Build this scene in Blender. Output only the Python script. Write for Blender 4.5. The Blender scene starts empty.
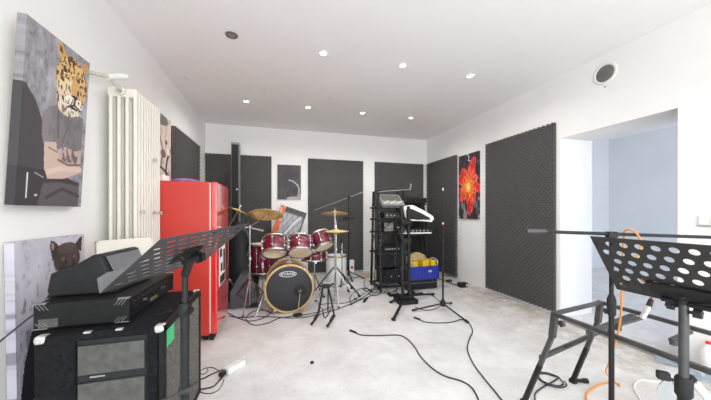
import bpy, bmesh, math, random
import numpy as np
from mathutils import Vector, Matrix, Euler
random.seed(5)
RNG = np.random.default_rng(7)
SC = bpy.context.scene
COL = SC.collection
PI = math.pi

# ------------------------------------------------------------------ camera geometry (used to survey the room from the photograph)
FPX, CX, CY, EYE = 278.0, 355.5, 212.0, 1.175
TH = math.atan(77.5/FPX); CT, ST = math.cos(TH), math.sin(TH)
def ray(px, py):
    a = (px-CX)/FPX; b = (CY-py)/FPX
    return Vector((a*CT+ST, CT-a*ST, b))
def FL(px, py, z=0.0):
    r = ray(px, py); return Vector((0,0,EYE)) + r*((z-EYE)/r.z)
def DZ(px, py, d): return Vector((0,0,EYE)) + ray(px, py)*d
def WX(px, py, x):
    r = ray(px, py); return Vector((0,0,EYE)) + r*(x/r.x)
def WY(px, py, y):
    r = ray(px, py); return Vector((0,0,EYE)) + r*(y/r.y)

XL, XR, YB, YF, HC = -1.20, 3.05, 5.29, -1.7, 2.70
OX = 3.52; HX, HY0, HY1 = 6.8, -0.6, 4.26    # the next room
DY0, DY1, DH = 1.434, 2.379, 2.0              # the opening

# ------------------------------------------------------------------ materials
def new_mat(name):
    m = bpy.data.materials.new(name); m.use_nodes = True
    return m, m.node_tree, m.node_tree.nodes['Principled BSDF']
def mat(name, col, rough=.5, metal=0, noise=0, nscale=20, bump=0, bscale=60, spec=None, coat=0, trans=0, ior=None, emit=None, estr=0):
    m, nt, b = new_mat(name)
    b.inputs['Base Color'].default_value = (*col, 1)
    b.inputs['Roughness'].default_value = rough
    b.inputs['Metallic'].default_value = metal
    if spec is not None: b.inputs['Specular IOR Level'].default_value = spec
    if coat: b.inputs['Coat Weight'].default_value = coat; b.inputs['Coat Roughness'].default_value = .08
    if trans: b.inputs['Transmission Weight'].default_value = trans
    if ior: b.inputs['IOR'].default_value = ior
    if emit: b.inputs['Emission Color'].default_value = (*emit, 1); b.inputs['Emission Strength'].default_value = estr
    if noise or bump:
        tc = nt.nodes.new('ShaderNodeTexCoord')
    if noise:
        n = nt.nodes.new('ShaderNodeTexNoise'); n.inputs['Scale'].default_value = nscale; n.inputs['Detail'].default_value = 6
        nt.links.new(tc.outputs['Object'], n.inputs['Vector'])
        r = nt.nodes.new('ShaderNodeValToRGB')
        lo = [max(0, c*(1-noise)) for c in col]; hi = [min(1, c*(1+noise)) for c in col]
        r.color_ramp.elements[0].position = .3; r.color_ramp.elements[1].position = .7
        r.color_ramp.elements[0].color = (*lo, 1); r.color_ramp.elements[1].color = (*hi, 1)
        nt.links.new(n.outputs['Fac'], r.inputs['Fac']); nt.links.new(r.outputs['Color'], b.inputs['Base Color'])
    if bump:
        n2 = nt.nodes.new('ShaderNodeTexNoise'); n2.inputs['Scale'].default_value = bscale; n2.inputs['Detail'].default_value = 4
        nt.links.new(tc.outputs['Object'], n2.inputs['Vector'])
        bp = nt.nodes.new('ShaderNodeBump'); bp.inputs['Strength'].default_value = bump; bp.inputs['Distance'].default_value = .01
        nt.links.new(n2.outputs['Fac'], bp.inputs['Height']); nt.links.new(bp.outputs['Normal'], b.inputs['Normal'])
    return m
def floor_mat():
    m, nt, b = new_mat('screed_floor')
    L = nt.links.new; N = nt.nodes.new
    tc = N('ShaderNodeTexCoord')
    def noise(scale, detail, rough=.6):
        n = N('ShaderNodeTexNoise'); n.inputs['Scale'].default_value = scale; n.inputs['Detail'].default_value = detail
        n.inputs['Roughness'].default_value = rough; L(tc.outputs['Object'], n.inputs['Vector']); return n
    def ramp(src, p0, p1, c0, c1):
        r = N('ShaderNodeValToRGB'); e = r.color_ramp.elements
        e[0].position = p0; e[1].position = p1; e[0].color = (*c0, 1); e[1].color = (*c1, 1)
        L(src, r.inputs['Fac']); return r
    base = ramp(noise(3.0, 12, .72).outputs['Fac'], .38, .62, (.64,.627,.615), (.785,.78,.77))
    stain = ramp(noise(1.1, 5, .7).outputs['Fac'], .57, .74, (0,0,0), (.4,.4,.4))
    mx = N('ShaderNodeMix'); mx.data_type = 'RGBA'
    L(stain.outputs['Color'], mx.inputs['Factor']); L(base.outputs['Color'], mx.inputs['A']); mx.inputs['B'].default_value = (.52,.46,.38,1)
    speck = ramp(noise(34, 5, .75).outputs['Fac'], .58, .72, (0,0,0), (.8,.8,.8))
    mx2 = N('ShaderNodeMix'); mx2.data_type = 'RGBA'
    L(speck.outputs['Color'], mx2.inputs['Factor']); L(mx.outputs['Result'], mx2.inputs['A']); mx2.inputs['B'].default_value = (.42,.39,.36,1)
    # raw strip with plaster dust and dirt along the far part of the right-hand wall
    sx = N('ShaderNodeSeparateXYZ'); L(tc.outputs['Object'], sx.inputs['Vector'])
    mr = N('ShaderNodeMapRange'); mr.inputs['From Min'].default_value = 1.9; mr.inputs['From Max'].default_value = 2.95
    L(sx.outputs['X'], mr.inputs['Value'])
    mr2 = N('ShaderNodeMapRange'); mr2.inputs['From Min'].default_value = 3.3; mr2.inputs['From Max'].default_value = 3.02
    L(sx.outputs['X'], mr2.inputs['Value'])
    ns = ramp(noise(5, 8, .8).outputs['Fac'], .42, .58, (0,0,0), (.9,.9,.9))
    mu = N('ShaderNodeMath'); mu.operation = 'MULTIPLY'; L(mr.outputs['Result'], mu.inputs[0]); L(mr2.outputs['Result'], mu.inputs[1])
    mu2 = N('ShaderNodeMath'); mu2.operation = 'MULTIPLY'; L(mu.outputs['Value'], mu2.inputs[0]); L(ns.outputs['Color'], mu2.inputs[1])
    mx3 = N('ShaderNodeMix'); mx3.data_type = 'RGBA'
    L(mu2.outputs['Value'], mx3.inputs['Factor']); L(mx2.outputs['Result'], mx3.inputs['A']); mx3.inputs['B'].default_value = (.45,.38,.29,1)
    L(mx3.outputs['Result'], b.inputs['Base Color'])
    b.inputs['Roughness'].default_value = .62
    bp = N('ShaderNodeBump'); bp.inputs['Strength'].default_value = .15; bp.inputs['Distance'].default_value = .01
    L(noise(25, 6).outputs['Fac'], bp.inputs['Height']); L(bp.outputs['Normal'], b.inputs['Normal'])
    return m
M = {}
M['floor'] = floor_mat()
M['wall'] = mat('white_wall_paint', (.88,.873,.862), .8, noise=.015, nscale=3, bump=.05, bscale=80)
M['ceil'] = mat('white_ceiling_paint', (.90,.897,.893), .85, noise=.01, nscale=2)
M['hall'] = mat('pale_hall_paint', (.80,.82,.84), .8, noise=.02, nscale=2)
M['dullsteel'] = mat('dull_steel', (.26,.26,.26), .4, metal=.6)
M['foam'] = mat('charcoal_foam', (.105,.101,.101), .85, spec=.2)
M['red'] = mat('gloss_red_enamel', (.78,.034,.034), .10, coat=1, spec=.8)
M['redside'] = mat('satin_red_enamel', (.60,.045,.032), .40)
M['blk'] = mat('black_plastic', (.011,.011,.012), .5, spec=.3, noise=.3, nscale=40)
M['blkmetal'] = mat('black_powder_coat', (.012,.012,.013), .45, spec=.35, noise=.2, nscale=30)
M['desk'] = mat('dark_sheet_metal', (.028,.027,.026), .5, metal=.25)
M['deskL'] = mat('grey_sheet_metal', (.060,.060,.063), .42, metal=.45)
M['steel'] = mat('grey_steel_frame', (.085,.085,.085), .45, metal=.5, noise=.2, nscale=12)
M['carpet'] = mat('black_cabinet_carpet', (.012,.012,.014), .95, spec=.15, noise=.5, nscale=60, bump=.6, bscale=180)
M['tolex'] = mat('black_tolex', (.008,.008,.008), .6, spec=.25, noise=.3, nscale=50, bump=.3, bscale=200)
M['grille'] = mat('grey_grille_cloth', (.13,.12,.105), .9, noise=.55, nscale=70, bump=.5, bscale=150)
M['vent'] = mat('grey_slotted_panel', (.072,.072,.066), .6, noise=.3, nscale=30)
M['silver'] = mat('worn_silver_metal', (.62,.62,.60), .4, metal=.6, noise=.2, nscale=60)
M['chrome'] = mat('chrome', (.62,.62,.63), .22, metal=1)
M['brass'] = mat('cymbal_bronze', (.86,.64,.28), .40, metal=.75, noise=.15, nscale=30)
M['wood'] = mat('natural_maple_hoop', (.62,.44,.20), .4, noise=.2, nscale=14)
M['cream'] = mat('cream_drum_skin', (.72,.60,.43), .5, noise=.12, nscale=10)
M['maroon'] = mat('maroon_drum_lacquer', (.15,.004,.022), .2, coat=.8, noise=.25, nscale=20)
M['head'] = mat('black_drum_head', (.016,.016,.018), .45)
M['white'] = mat('white_plastic', (.82,.82,.80), .45)
M['ivory'] = mat('ivory_enamel', (.80,.77,.69), .4)
M['rad'] = mat('radiator_enamel', (.77,.745,.665), .4)
M['radring'] = mat('old_pipe_paint', (.50,.48,.40), .5, noise=.2, nscale=25)
M['creamboard'] = mat('cream_board', (.78,.75,.66), .55, noise=.04, nscale=8)
M['grey'] = mat('grey_plastic', (.16,.165,.175), .5, noise=.1, nscale=20)
M['slategrey'] = mat('slate_grey_cloth', (.085,.086,.095), .7, noise=.15, nscale=50)
M['greyvent'] = mat('grey_mesh', (.26,.25,.23), .6)
M['green'] = mat('green_tape', (.04,.55,.20), .5)
M['rubber'] = mat('black_rubber', (.012,.012,.012), .7)
M['cable'] = mat('black_cable_jacket', (.028,.028,.03), .45)
M['orange'] = mat('orange_cable_jacket', (.80,.30,.04), .45)
M['brown'] = mat('brown_cable_jacket', (.36,.14,.06), .5)
M['blue'] = mat('blue_plastic_crate', (.015,.035,.33), .4)
M['yellow'] = mat('yellow_plastic', (.85,.58,.03), .45)
M['sand'] = mat('sand_coloured_cloth', (.50,.38,.18), .8, noise=.3, nscale=20)
M['purple'] = mat('purple_cloth', (.30,.16,.38), .8, noise=.35, nscale=25)
M['beige'] = mat('beige_cardboard', (.58,.50,.38), .8, noise=.12, nscale=9)
M['darkgold'] = mat('brass_hoop', (.45,.36,.16), .35, metal=.6)
M['pet'] = mat('clear_bottle_plastic', (.86,.93,.97), .08, trans=.92, ior=1.2)
M['petblue'] = mat('blue_tinted_bottle_plastic', (.70,.79,.85), .1, trans=.75, ior=1.2)
M['paper'] = mat('white_paper', (.85,.84,.82), .8, noise=.05, nscale=30)
M['redplastic'] = mat('red_plastic', (.70,.03,.03), .4)
M['screen'] = mat('dark_display', (.02,.02,.025), .2)
M['copper'] = mat('dark_metal_disc', (.17,.165,.15), .55, metal=.3)
M['lamp'] = mat('lit_lamp_lens', (1,1,1), .3, emit=(1,.97,.93), estr=14)
M['glass'] = mat('window_glass', (.95,.97,1), .05, trans=1, ior=1.02)

# ------------------------------------------------------------------ mesh builder
class MB:
    def __init__(s): s.v=[]; s.f=[]; s.sm=[]; s.mi=[]
    def add(s, vs, fs, smooth=False, mi=0):
        o=len(s.v); s.v += [Vector(p) for p in vs]
        for f in fs: s.f.append([i+o for i in f]); s.sm.append(smooth); s.mi.append(mi)
        return s
    def bm(s, bm, mx=None, smooth=False, mi=0):
        bm.verts.index_update()
        vs=[(mx@v.co if mx else v.co.copy()) for v in bm.verts]
        s.add(vs, [[v.index for v in f.verts] for f in bm.faces], smooth, mi); bm.free(); return s
    def box(s, lo, hi, bev=0, mx=None, seg=2, mi=0):
        lo=Vector(lo); hi=Vector(hi); bm=bmesh.new(); bmesh.ops.create_cube(bm, size=1)
        d=hi-lo
        for v in bm.verts: v.co=Vector((v.co.x*d.x, v.co.y*d.y, v.co.z*d.z))+(lo+hi)/2
        if bev>0: bmesh.ops.bevel(bm, geom=bm.edges[:], offset=bev, segments=seg, affect='EDGES', profile=.5)
        return s.bm(bm, mx, False, mi)
    def cyl(s, a, b, r, r2=None, n=14, cap=True, mi=0):
        a=Vector(a); b=Vector(b); r2=r if r2 is None else r2
        d=(b-a).normalized(); u=d.orthogonal().normalized(); w=d.cross(u)
        vs=[]
        for P,R in ((a,r),(b,r2)):
            for i in range(n):
                t=2*PI*i/n; vs.append(P+u*(R*math.cos(t))+w*(R*math.sin(t)))
        s.add(vs, [[i,(i+1)%n,n+(i+1)%n,n+i] for i in range(n)], True, mi)
        if cap: s.add(vs, [list(range(n))[::-1], list(range(n,2*n))], False, mi)
        return s
    def tube(s, pts, r, n=8, mi=0, cap=True):
        pts=[Vector(p) for p in pts]; vs=[]; prev=None
        for i,p in enumerate(pts):
            d=(pts[min(i+1,len(pts)-1)]-pts[max(i-1,0)])
            d=d.normalized() if d.length>1e-9 else Vector((0,0,1))
            if prev is None: u=d.orthogonal().normalized()
            else:
                u=prev-d*prev.dot(d); u=u.normalized() if u.length>1e-6 else d.orthogonal().normalized()
            prev=u; w=d.cross(u); R=r[i] if isinstance(r,(list,tuple)) else r
            for k in range(n):
                t=2*PI*k/n; vs.append(p+u*(R*math.cos(t))+w*(R*math.sin(t)))
        fs=[]
        for i in range(len(pts)-1):
            for k in range(n): fs.append([i*n+k,i*n+(k+1)%n,(i+1)*n+(k+1)%n,(i+1)*n+k])
        s.add(vs, fs, True, mi)
        if cap: s.add(vs, [list(range(n))[::-1], [(len(pts)-1)*n+k for k in range(n)]], False, mi)
        return s
    def bar(s, a, b, w, h, up=(0,0,1), mi=0):
        # rectangular bar from a to b, w across, h along 'up'
        a=Vector(a); b=Vector(b); d=(b-a).normalized(); up=Vector(up)
        x=d.cross(up); x=x.normalized() if x.length>1e-6 else d.orthogonal().normalized(); z=x.cross(d)
        vs=[]
        for P in (a,b):
            for i,j in ((-1,-1),(1,-1),(1,1),(-1,1)): vs.append(P+x*(i*w/2)+z*(j*h/2))
        return s.add(vs, [[3,2,1,0],[4,5,6,7],[0,1,5,4],[1,2,6,5],[2,3,7,6],[3,0,4,7]], False, mi)
    def lathe(s, prof, org=(0,0,0), axis=(0,0,1), n=32, mi=0, smooth=True):
        # prof: list of (radius, height along axis)
        org=Vector(org); d=Vector(axis).normalized(); u=d.orthogonal().normalized(); w=d.cross(u); vs=[]
        for r,h in prof:
            for k in range(n):
                t=2*PI*k/n; vs.append(org+d*h+u*(r*math.cos(t))+w*(r*math.sin(t)))
        fs=[]
        for i in range(len(prof)-1):
            for k in range(n): fs.append([i*n+k,i*n+(k+1)%n,(i+1)*n+(k+1)%n,(i+1)*n+k])
        return s.add(vs, fs, smooth, mi)
    def prism(s, poly, ext, mi=0):
        # poly: 3D outline (list), extruded by vector ext
        poly=[Vector(p) for p in poly]; ext=Vector(ext); n=len(poly)
        return s.add(poly+[p+ext for p in poly], [list(range(n))[::-1], list(range(n,2*n))]+[[i,(i+1)%n,n+(i+1)%n,n+i] for i in range(n)], False, mi)
    def build(s, name, m, parent=None, loc=None):
        base=Vector(loc) if loc is not None else (Vector(parent['_o']) if parent is not None else Vector((0,0,0)))
        me=bpy.data.meshes.new(name)
        me.from_pydata([tuple(p-base) for p in s.v], [], s.f)
        me.polygons.foreach_set('use_smooth', s.sm)
        ms=m if isinstance(m,(list,tuple)) else [m]
        for x in ms: me.materials.append(M[x] if isinstance(x,str) else x)
        if len(ms)>1: me.polygons.foreach_set('material_index', s.mi)
        bm=bmesh.new(); bm.from_mesh(me); bmesh.ops.recalc_face_normals(bm, faces=bm.faces[:]); bm.to_mesh(me); bm.free()
        me.update()
        o=bpy.data.objects.new(name, me); COL.objects.link(o)
        if parent is not None: o.parent=parent
        else: o.location=base
        o['_o']=tuple(base)
        return o
def tag(o, label, cat, group=None):
    o['label']=label; o['category']=cat
    if group: o['group']=group
    return o
def thing(name, label, cat, loc, group=None):
    o=bpy.data.objects.new(name, None); COL.objects.link(o); o.location=loc; o.empty_display_size=.1
    o['_o']=tuple(loc)
    return tag(o, label, cat, group)
def struct(name, mb, m):
    o=mb.build(name, m); o['kind']='structure'; return o
def dup(root, loc, label=None):
    r=root.copy(); COL.objects.link(r); r.location=loc
    if label: r['label']=label
    for ch in list(root.children):
        c=ch.copy(); COL.objects.link(c); c.parent=r
        for g in list(ch.children):
            d=g.copy(); COL.objects.link(d); d.parent=c
    return r
def spline(pts, k=8):
    pts=[Vector(p) for p in pts]; out=[]
    P=[pts[0]*2-pts[1]]+pts+[pts[-1]*2-pts[-2]]
    for i in range(1,len(P)-2):
        a,b,c,d=P[i-1:i+3]
        for j in range(k):
            t=j/k
            out.append(.5*((2*b)+(c-a)*t+(2*a-5*b+4*c-d)*t*t+(3*b-a-3*c+d)*t**3))
    out.append(pts[-1]); return out
def text_mb(txt, size, mx, extrude=.0006):
    cu=bpy.data.curves.new('lettering','FONT'); cu.body=txt; cu.size=size; cu.extrude=extrude; cu.align_x='CENTER'; cu.align_y='CENTER'
    ob=bpy.data.objects.new('lettering',cu); COL.objects.link(ob)
    dg=bpy.context.evaluated_depsgraph_get(); me=bpy.data.meshes.new_from_object(ob.evaluated_get(dg))
    mb=MB(); mb.add([mx@v.co for v in me.vertices], [list(p.vertices) for p in me.polygons])
    bpy.data.objects.remove(ob); bpy.data.curves.remove(cu); bpy.data.meshes.remove(me); return mb

# ================================================================== THE SETTING
struct('floor', MB().box((XL-.1,YF-.1,-.1),(HX+.1,YB+.1,0)), 'floor')
struct('ceiling', MB().box((XL-.1,YF-.1,HC),(HX+.1,YB+.1,HC+.1)), 'ceil')
struct('wall_left', MB().box((XL-.1,YF-.1,0),(XL,YB+.1,HC)), 'wall')
struct('wall_back', MB().box((XL,YB,0),(HX+.1,YB+.1,HC)), 'wall')
struct('wall_right', MB().box((XR,YF,0),(OX,DY0,HC)).box((XR,DY1,0),(OX,YB,HC)).box((XR,DY0,DH),(OX,DY1,HC)), 'wall')
# the wall behind the camera, with a window opening added for its light
WX0,WX1,WZ0,WZ1 = -.95,2.8,.25,2.45
struct('wall_front', MB().box((XL,YF-.1,0),(WX0,YF,HC)).box((WX1,YF-.1,0),(XR,YF,HC)).box((WX0,YF-.1,0),(WX1,YF,WZ0)).box((WX0,YF-.1,WZ1),(WX1,YF,HC)), 'wall')
w=MB()
for a,b in (((WX0,YF-.07,WZ0),(WX0+.06,YF-.02,WZ1)),((WX1-.06,YF-.07,WZ0),(WX1,YF-.02,WZ1)),((WX0,YF-.07,WZ0),(WX1,YF-.02,WZ0+.06)),((WX0,YF-.07,WZ1-.06),(WX1,YF-.02,WZ1)),((.92,YF-.07,WZ0),(.98,YF-.02,WZ1))): w.box(a,b)
struct('added_window', w, 'white')  # unseen window, added and made wide to light the room evenly
# next room beyond the opening
struct('wall_hall_far', MB().box((HX,HY0,0),(HX+.1,YB,HC)), 'hall')
struct('wall_hall_side', MB().box((OX,HY1,0),(HX,HY1+.1,HC)), 'hall')
struct('wall_hall_near', MB().box((OX,HY0-.1,0),(4.75,HY0,HC)).box((6.55,HY0-.1,0),(HX,HY0,HC)).box((4.75,HY0-.1,0),(6.55,HY0,.8)).box((4.75,HY0-.1,2.3),(6.55,HY0,HC)), 'hall')
w=MB()
for a,b in (((4.75,HY0-.07,.8),(4.81,HY0-.02,2.3)),((6.49,HY0-.07,.8),(6.55,HY0-.02,2.3)),((4.75,HY0-.07,.8),(6.55,HY0-.02,.86)),((4.75,HY0-.07,2.24),(6.55,HY0-.02,2.3))): w.box(a,b)
struct('window_2', w, 'white')
# door lining and threshold of the opening
struct('door_1', MB().box((XR-.004,DY1,0),(OX+.002,DY1+.02,DH)).box((XR-.004,DY0-.02,0),(OX+.002,DY0,DH)).box((XR-.004,DY0-.02,DH),(OX+.002,DY1+.02,DH+.02)), 'wall')
struct('trim_1', MB().box((2.95,DY0-.5,0),(2.965,DY1-.1,.012)).box((2.99,DY0-.5,0),(3.005,DY1-.1,.012)), 'greyvent')

# ================================================================== CEILING FITTINGS
def spot_light(x, y, lit, label):
    t=thing('ceiling_spotlight', label, 'ceiling light', (x,y,HC), 'recessed ceiling spotlights' if lit else None)
    MB().lathe([(.030,-.002),(.034,-.009),(.047,-.007),(.052,-.0005)], (x,y,HC), n=28).build('trim_ring', 'white' if lit else 'copper', t)
    if lit:
        MB().lathe([(.0001,-.006),(.020,-.0055),(.031,-.003)], (x,y,HC), n=24).build('lens', 'lamp', t)
        li=bpy.data.lights.new('spotlight_beam','SPOT'); li.energy=SPOT_W; li.spot_size=math.radians(168); li.spot_blend=.6; li.shadow_soft_size=.045; li.color=(1,.965,.92)
        lo=bpy.data.objects.new('spotlight_beam', li); COL.objects.link(lo); lo.location=(x,y,HC-.03)
    else:
        MB().lathe([(.0001,-.003),(.020,-.004),(.024,-.010),(.031,-.006)], (x,y,HC), n=24).build('lens', 'greyvent', t)
SPOT_W=19
GX=(-.42,.42,1.25,2.07)
names_far=['lit round ceiling spotlight in the far row, nearest the left wall','lit round ceiling spotlight in the far row, second from the left wall','lit round ceiling spotlight in the far row, third from the left wall','lit round ceiling spotlight in the far row, nearest the right wall']
for i,x in enumerate(GX): spot_light(x, 4.09, True, names_far[i])
names_near=['lit round ceiling spotlight in the near row, beside the dead dark one','lit round ceiling spotlight in the middle of the near row','lit round ceiling spotlight in the near row, closest to the round wall vent']
for i,x in enumerate(GX[1:]): spot_light(x, 2.655, True, names_near[i])
spot_light(-.385, 2.595, False, 'dark unlit round spotlight in the white ceiling')
for (x,y,l) in ((-.144,3.648,'small white blanking cap on the ceiling between the two rows of spotlights'),(.67,3.674,'small white blanking cap on the ceiling above the drum kit'),(-.987,3.56,'small white blanking cap on the ceiling close to the left wall')):
    tag(MB().lathe([(.0001,-.008),(.028,-.007),(.036,-.0005)], (x,y,HC), n=20).build('blanking_cap','white',loc=(x,y,HC)), l, 'ceiling cap', 'blanking caps on the ceiling')

# ================================================================== WALL FITTINGS ON THE RIGHT
t=thing('wall_vent','round white wall vent with a dark centre high on the right wall','vent',(XR,1.942,2.514))
MB().lathe([(.102,.0),(.104,.006),(.098,.011),(.080,.010),(.076,.004)], (XR,1.942,2.514), (-1,0,0), 40).build('ring','white',t)
MB().lathe([(.0001,.016),(.055,.014),(.078,.007)], (XR,1.942,2.514), (-1,0,0), 36).build('disc','copper',t)
tag(MB().cyl((XR,1.942,2.385),(XR-.006,1.942,2.385),.006).build('wall_screw','copper',loc=(XR,1.942,2.385)),'tiny dark screw in the wall just under the round vent','screw')
t=thing('light_switch','white double light switch on the wall beside the doorway','switch',(XR,1.275,1.11))
MB().box((XR-.010,1.20,1.075),(XR,1.325,1.148),.003).build('plate','white',t)
for k in range(2): MB().box((XR-.015,1.208+k*.056,1.084),(XR-.009,1.260+k*.056,1.139),.002).build('rocker','white',t)
MB().box((XR-.013,1.19,1.068),(XR-.001,1.33,1.075),.001).build('lower_edge','greyvent',t)

# ================================================================== ACOUSTIC FOAM
def foam_mesh(w, h, p=.058, dep=.055, base=.010):
    nx=int(round(w/(p/4))); nz=int(round(h/(p/4)))
    xs=np.linspace(-w/2,w/2,nx+1); zs=np.linspace(0,h,nz+1)
    Xg,Zg=np.meshgrid(xs,zs)
    Hh=base+dep*(.5+.5*np.cos(2*PI*Xg/p)*np.cos(2*PI*Zg/p))**1.7
    mb=MB()
    front=[Vector((Xg[j,i],-Hh[j,i],Zg[j,i])) for j in range(nz+1) for i in range(nx+1)]
    n=nx+1
    mb.add(front, [[j*n+i,j*n+i+1,(j+1)*n+i+1,(j+1)*n+i] for j in range(nz) for i in range(nx)], True)
    back=[Vector((x,0,z)) for x,z in ((-w/2,0),(w/2,0),(w/2,h),(-w/2,h))]
    mb.add(back, [[3,2,1,0]])
    # skirt
    for idx in ([i for i in range(n)], [nz*n+i for i in range(n)], [j*n for j in range(nz+1)], [j*n+nx for j in range(nz+1)]):
        P=[front[k] for k in idx]; Q=[Vector((q.x,0,q.z)) for q in P]; m=len(P)
        mb.add(P+Q, [[a,a+1,m+a+1,m+a] for a in range(m-1)])
    return mb
first=None
def foam_panel(x, y, rot, label, w=1.08, h=2.15, z=.03):
    global first
    if first is None or w!=1.08:
        o=foam_mesh(w,h).build('foam_panel','foam')
        if first is None and w==1.08: first=o
    else:
        o=first.copy(); COL.objects.link(o)
    o.location=(x,y,z); o.rotation_euler=(0,0,rot)
    tag(o, label, 'acoustic foam', 'charcoal acoustic foam panels'); return o
foam_panel(-.655, YB-.003, 0, 'charcoal egg-crate foam panel on the back wall behind the black column loudspeaker')
foam_panel(1.084, YB-.003, 0, 'charcoal egg-crate foam panel on the back wall behind the hi-hat and boom stand')
foam_panel(2.411, YB-.003, 0, 'charcoal egg-crate foam panel on the back wall behind the keyboard rack')
foam_panel(XR-.003, 2.972, -PI/2, 'large charcoal egg-crate foam panel on the right wall between flower picture and doorway', h=2.15, z=.04).rotation_euler=(0,0,-PI/2)
foam_panel(XL+.003, 4.228, PI/2, 'charcoal egg-crate foam panel on the left wall above the red fridge')
foam_panel(XR-.003, 4.727, -PI/2, 'charcoal egg-crate foam panel in the right wall corner beside the flower picture', w=.985)

# ================================================================== PICTURES (printed canvases)
def fbm(U, V, f, seed, octs=4):
    r=np.random.default_rng(seed); out=np.zeros_like(U); amp=1; tot=0
    for o in range(octs):
        n=int(f*2**o)+2; g=r.random((n+1,n+1))
        x=np.clip(U,0,.9999)*(n-1); y=np.clip(V,0,.9999)*(n-1); i=x.astype(int); j=y.astype(int); fx=x-i; fy=y-j
        fx=fx*fx*(3-2*fx); fy=fy*fy*(3-2*fy)
        out+=amp*((g[j,i]*(1-fx)+g[j,i+1]*fx)*(1-fy)+(g[j+1,i]*(1-fx)+g[j+1,i+1]*fx)*fy); tot+=amp; amp*=.55
    return out/tot
def smooth(e0,e1,x): 
    t=np.clip((x-e0)/(e1-e0+1e-9),0,1); return t*t*(3-2*t)
class Paint:
    def __init__(s,nx,ny):
        u=(np.arange(nx)+.5)/nx; v=(np.arange(ny)+.5)/ny; s.U,s.V=np.meshgrid(u,v); s.C=np.zeros((ny,nx,3)); s.nx=nx; s.ny=ny
    def fill(s,c): s.C[:]=np.array(c)/255.
    def mix(s,m,c):
        c=np.array(c,float)
        if c.ndim==1: c=c/255.
        s.C=s.C*(1-m[...,None])+c*m[...,None]
    def ell(s,cx,cy,rx,ry,c,ang=0,soft=.08):
        a=math.radians(ang); dx=s.U-cx; dy=(s.V-cy)
        x=(dx*math.cos(a)+dy*math.sin(a))/rx; y=(-dx*math.sin(a)+dy*math.cos(a))/ry
        s.mix(1-smooth(1-soft,1+soft,np.sqrt(x*x+y*y)), c)
    def poly(s,pts,c,asp=1):
        ins=np.zeros(s.U.shape,bool); n=len(pts)
        for i in range(n):
            x1,y1=pts[i]; x2,y2=pts[(i+1)%n]
            cond=((y1>s.V)!=(y2>s.V))&(s.U<(x2-x1)*(s.V-y1)/(y2-y1+1e-12)+x1); ins^=cond
        s.mix(ins.astype(float), c)
    def line(s,pts,w,c,asp=1.7):
        m=np.zeros(s.U.shape)
        for (x1,y1),(x2,y2) in zip(pts[:-1],pts[1:]):
            y1*=asp; y2*=asp; d=np.array([x2-x1,y2-y1]); L=max((d**2).sum(),1e-9)
            t=np.clip(((s.U-x1)*d[0]+(s.V*asp-y1)*d[1])/L,0,1)
            m=np.maximum(m,1-smooth(w*.6,w*1.2,np.hypot(s.U-x1-t*d[0], s.V*asp-y1-t*d[1])))
        s.mix(m,c)
M_print=None
def print_mat():
    m,nt,b=new_mat('printed_canvas'); a=nt.nodes.new('ShaderNodeAttribute'); a.attribute_name='print'
    nt.links.new(a.outputs['Color'], b.inputs['Base Color']); b.inputs['Roughness'].default_value=.75
    return m
M['print']=print_mat()
def srgb2lin(c): return np.where(c<=.04045, c/12.92, ((c+.055)/1.055)**2.4)
def canvas(name, label, P, w, h, th, mx, edge_from_print=True, edge_col=None, side_left=None):
    """stretched canvas: u runs along local +x (0..w), v along local +z (0..h), front towards local -y, thickness th"""
    nx,ny=P.nx,P.ny; C=np.clip(P.C,0,1); n=nx+1
    vs=[Vector((w*i/nx,-th,h*j/ny)) for j in range(ny+1) for i in range(n)]
    fs=[[j*n+i,j*n+i+1,(j+1)*n+i+1,(j+1)*n+i] for j in range(ny) for i in range(nx)]
    cols=[C[j,i] for j in range(ny) for i in range(nx)]
    for j in range(ny):   # wrapped sides carry the print
        for i,ii in ((0,0),(nx,nx-1)):
            a=vs[j*n+i]; b=vs[(j+1)*n+i]; o=len(vs); vs+=[a,b,Vector((b.x,0,b.z)),Vector((a.x,0,a.z))]
            fs.append([o,o+1,o+2,o+3] if i==0 else [o+3,o+2,o+1,o])
            cols.append(C[j,ii]*.97 if (side_left is None or i) else np.array(side_left)/255.)
    for i in range(nx):
        for j,jj in ((0,0),(ny,ny-1)):
            a=vs[j*n+i]; b=vs[j*n+i+1]; o=len(vs); vs+=[a,b,Vector((b.x,0,b.z)),Vector((a.x,0,a.z))]
            fs.append([o,o+1,o+2,o+3]); cols.append(C[jj,i]*.97)
    o=len(vs); vs+=[Vector((0,0,0)),Vector((w,0,0)),Vector((w,0,h)),Vector((0,0,h))]; fs.append([o,o+1,o+2,o+3]); cols.append(np.array([.8,.78,.74]))
    me=bpy.data.meshes.new(name); me.from_pydata([tuple(v) for v in vs],[],fs); me.materials.append(M['print'])
    at=me.color_attributes.new('print','FLOAT_COLOR','CORNER')
    lin=srgb2lin(np.array(cols)); buf=np.ones((len(me.loops),4),np.float32); buf[:,:3]=np.repeat(lin,4,axis=0)
    at.data.foreach_set('color', buf.ravel()); me.update()
    ob=bpy.data.objects.new(name, me); COL.objects.link(ob); ob.matrix_world=mx
    return tag(ob, label, 'picture')
def frame_mx(org, xdir, zdir):
    x=Vector(xdir).normalized(); z=Vector(zdir); z=(z-x*z.dot(x)).normalized(); y=z.cross(x)
    m=Matrix((x,y,z)).transposed().to_4x4(); m.translation=Vector(org); return m

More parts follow.
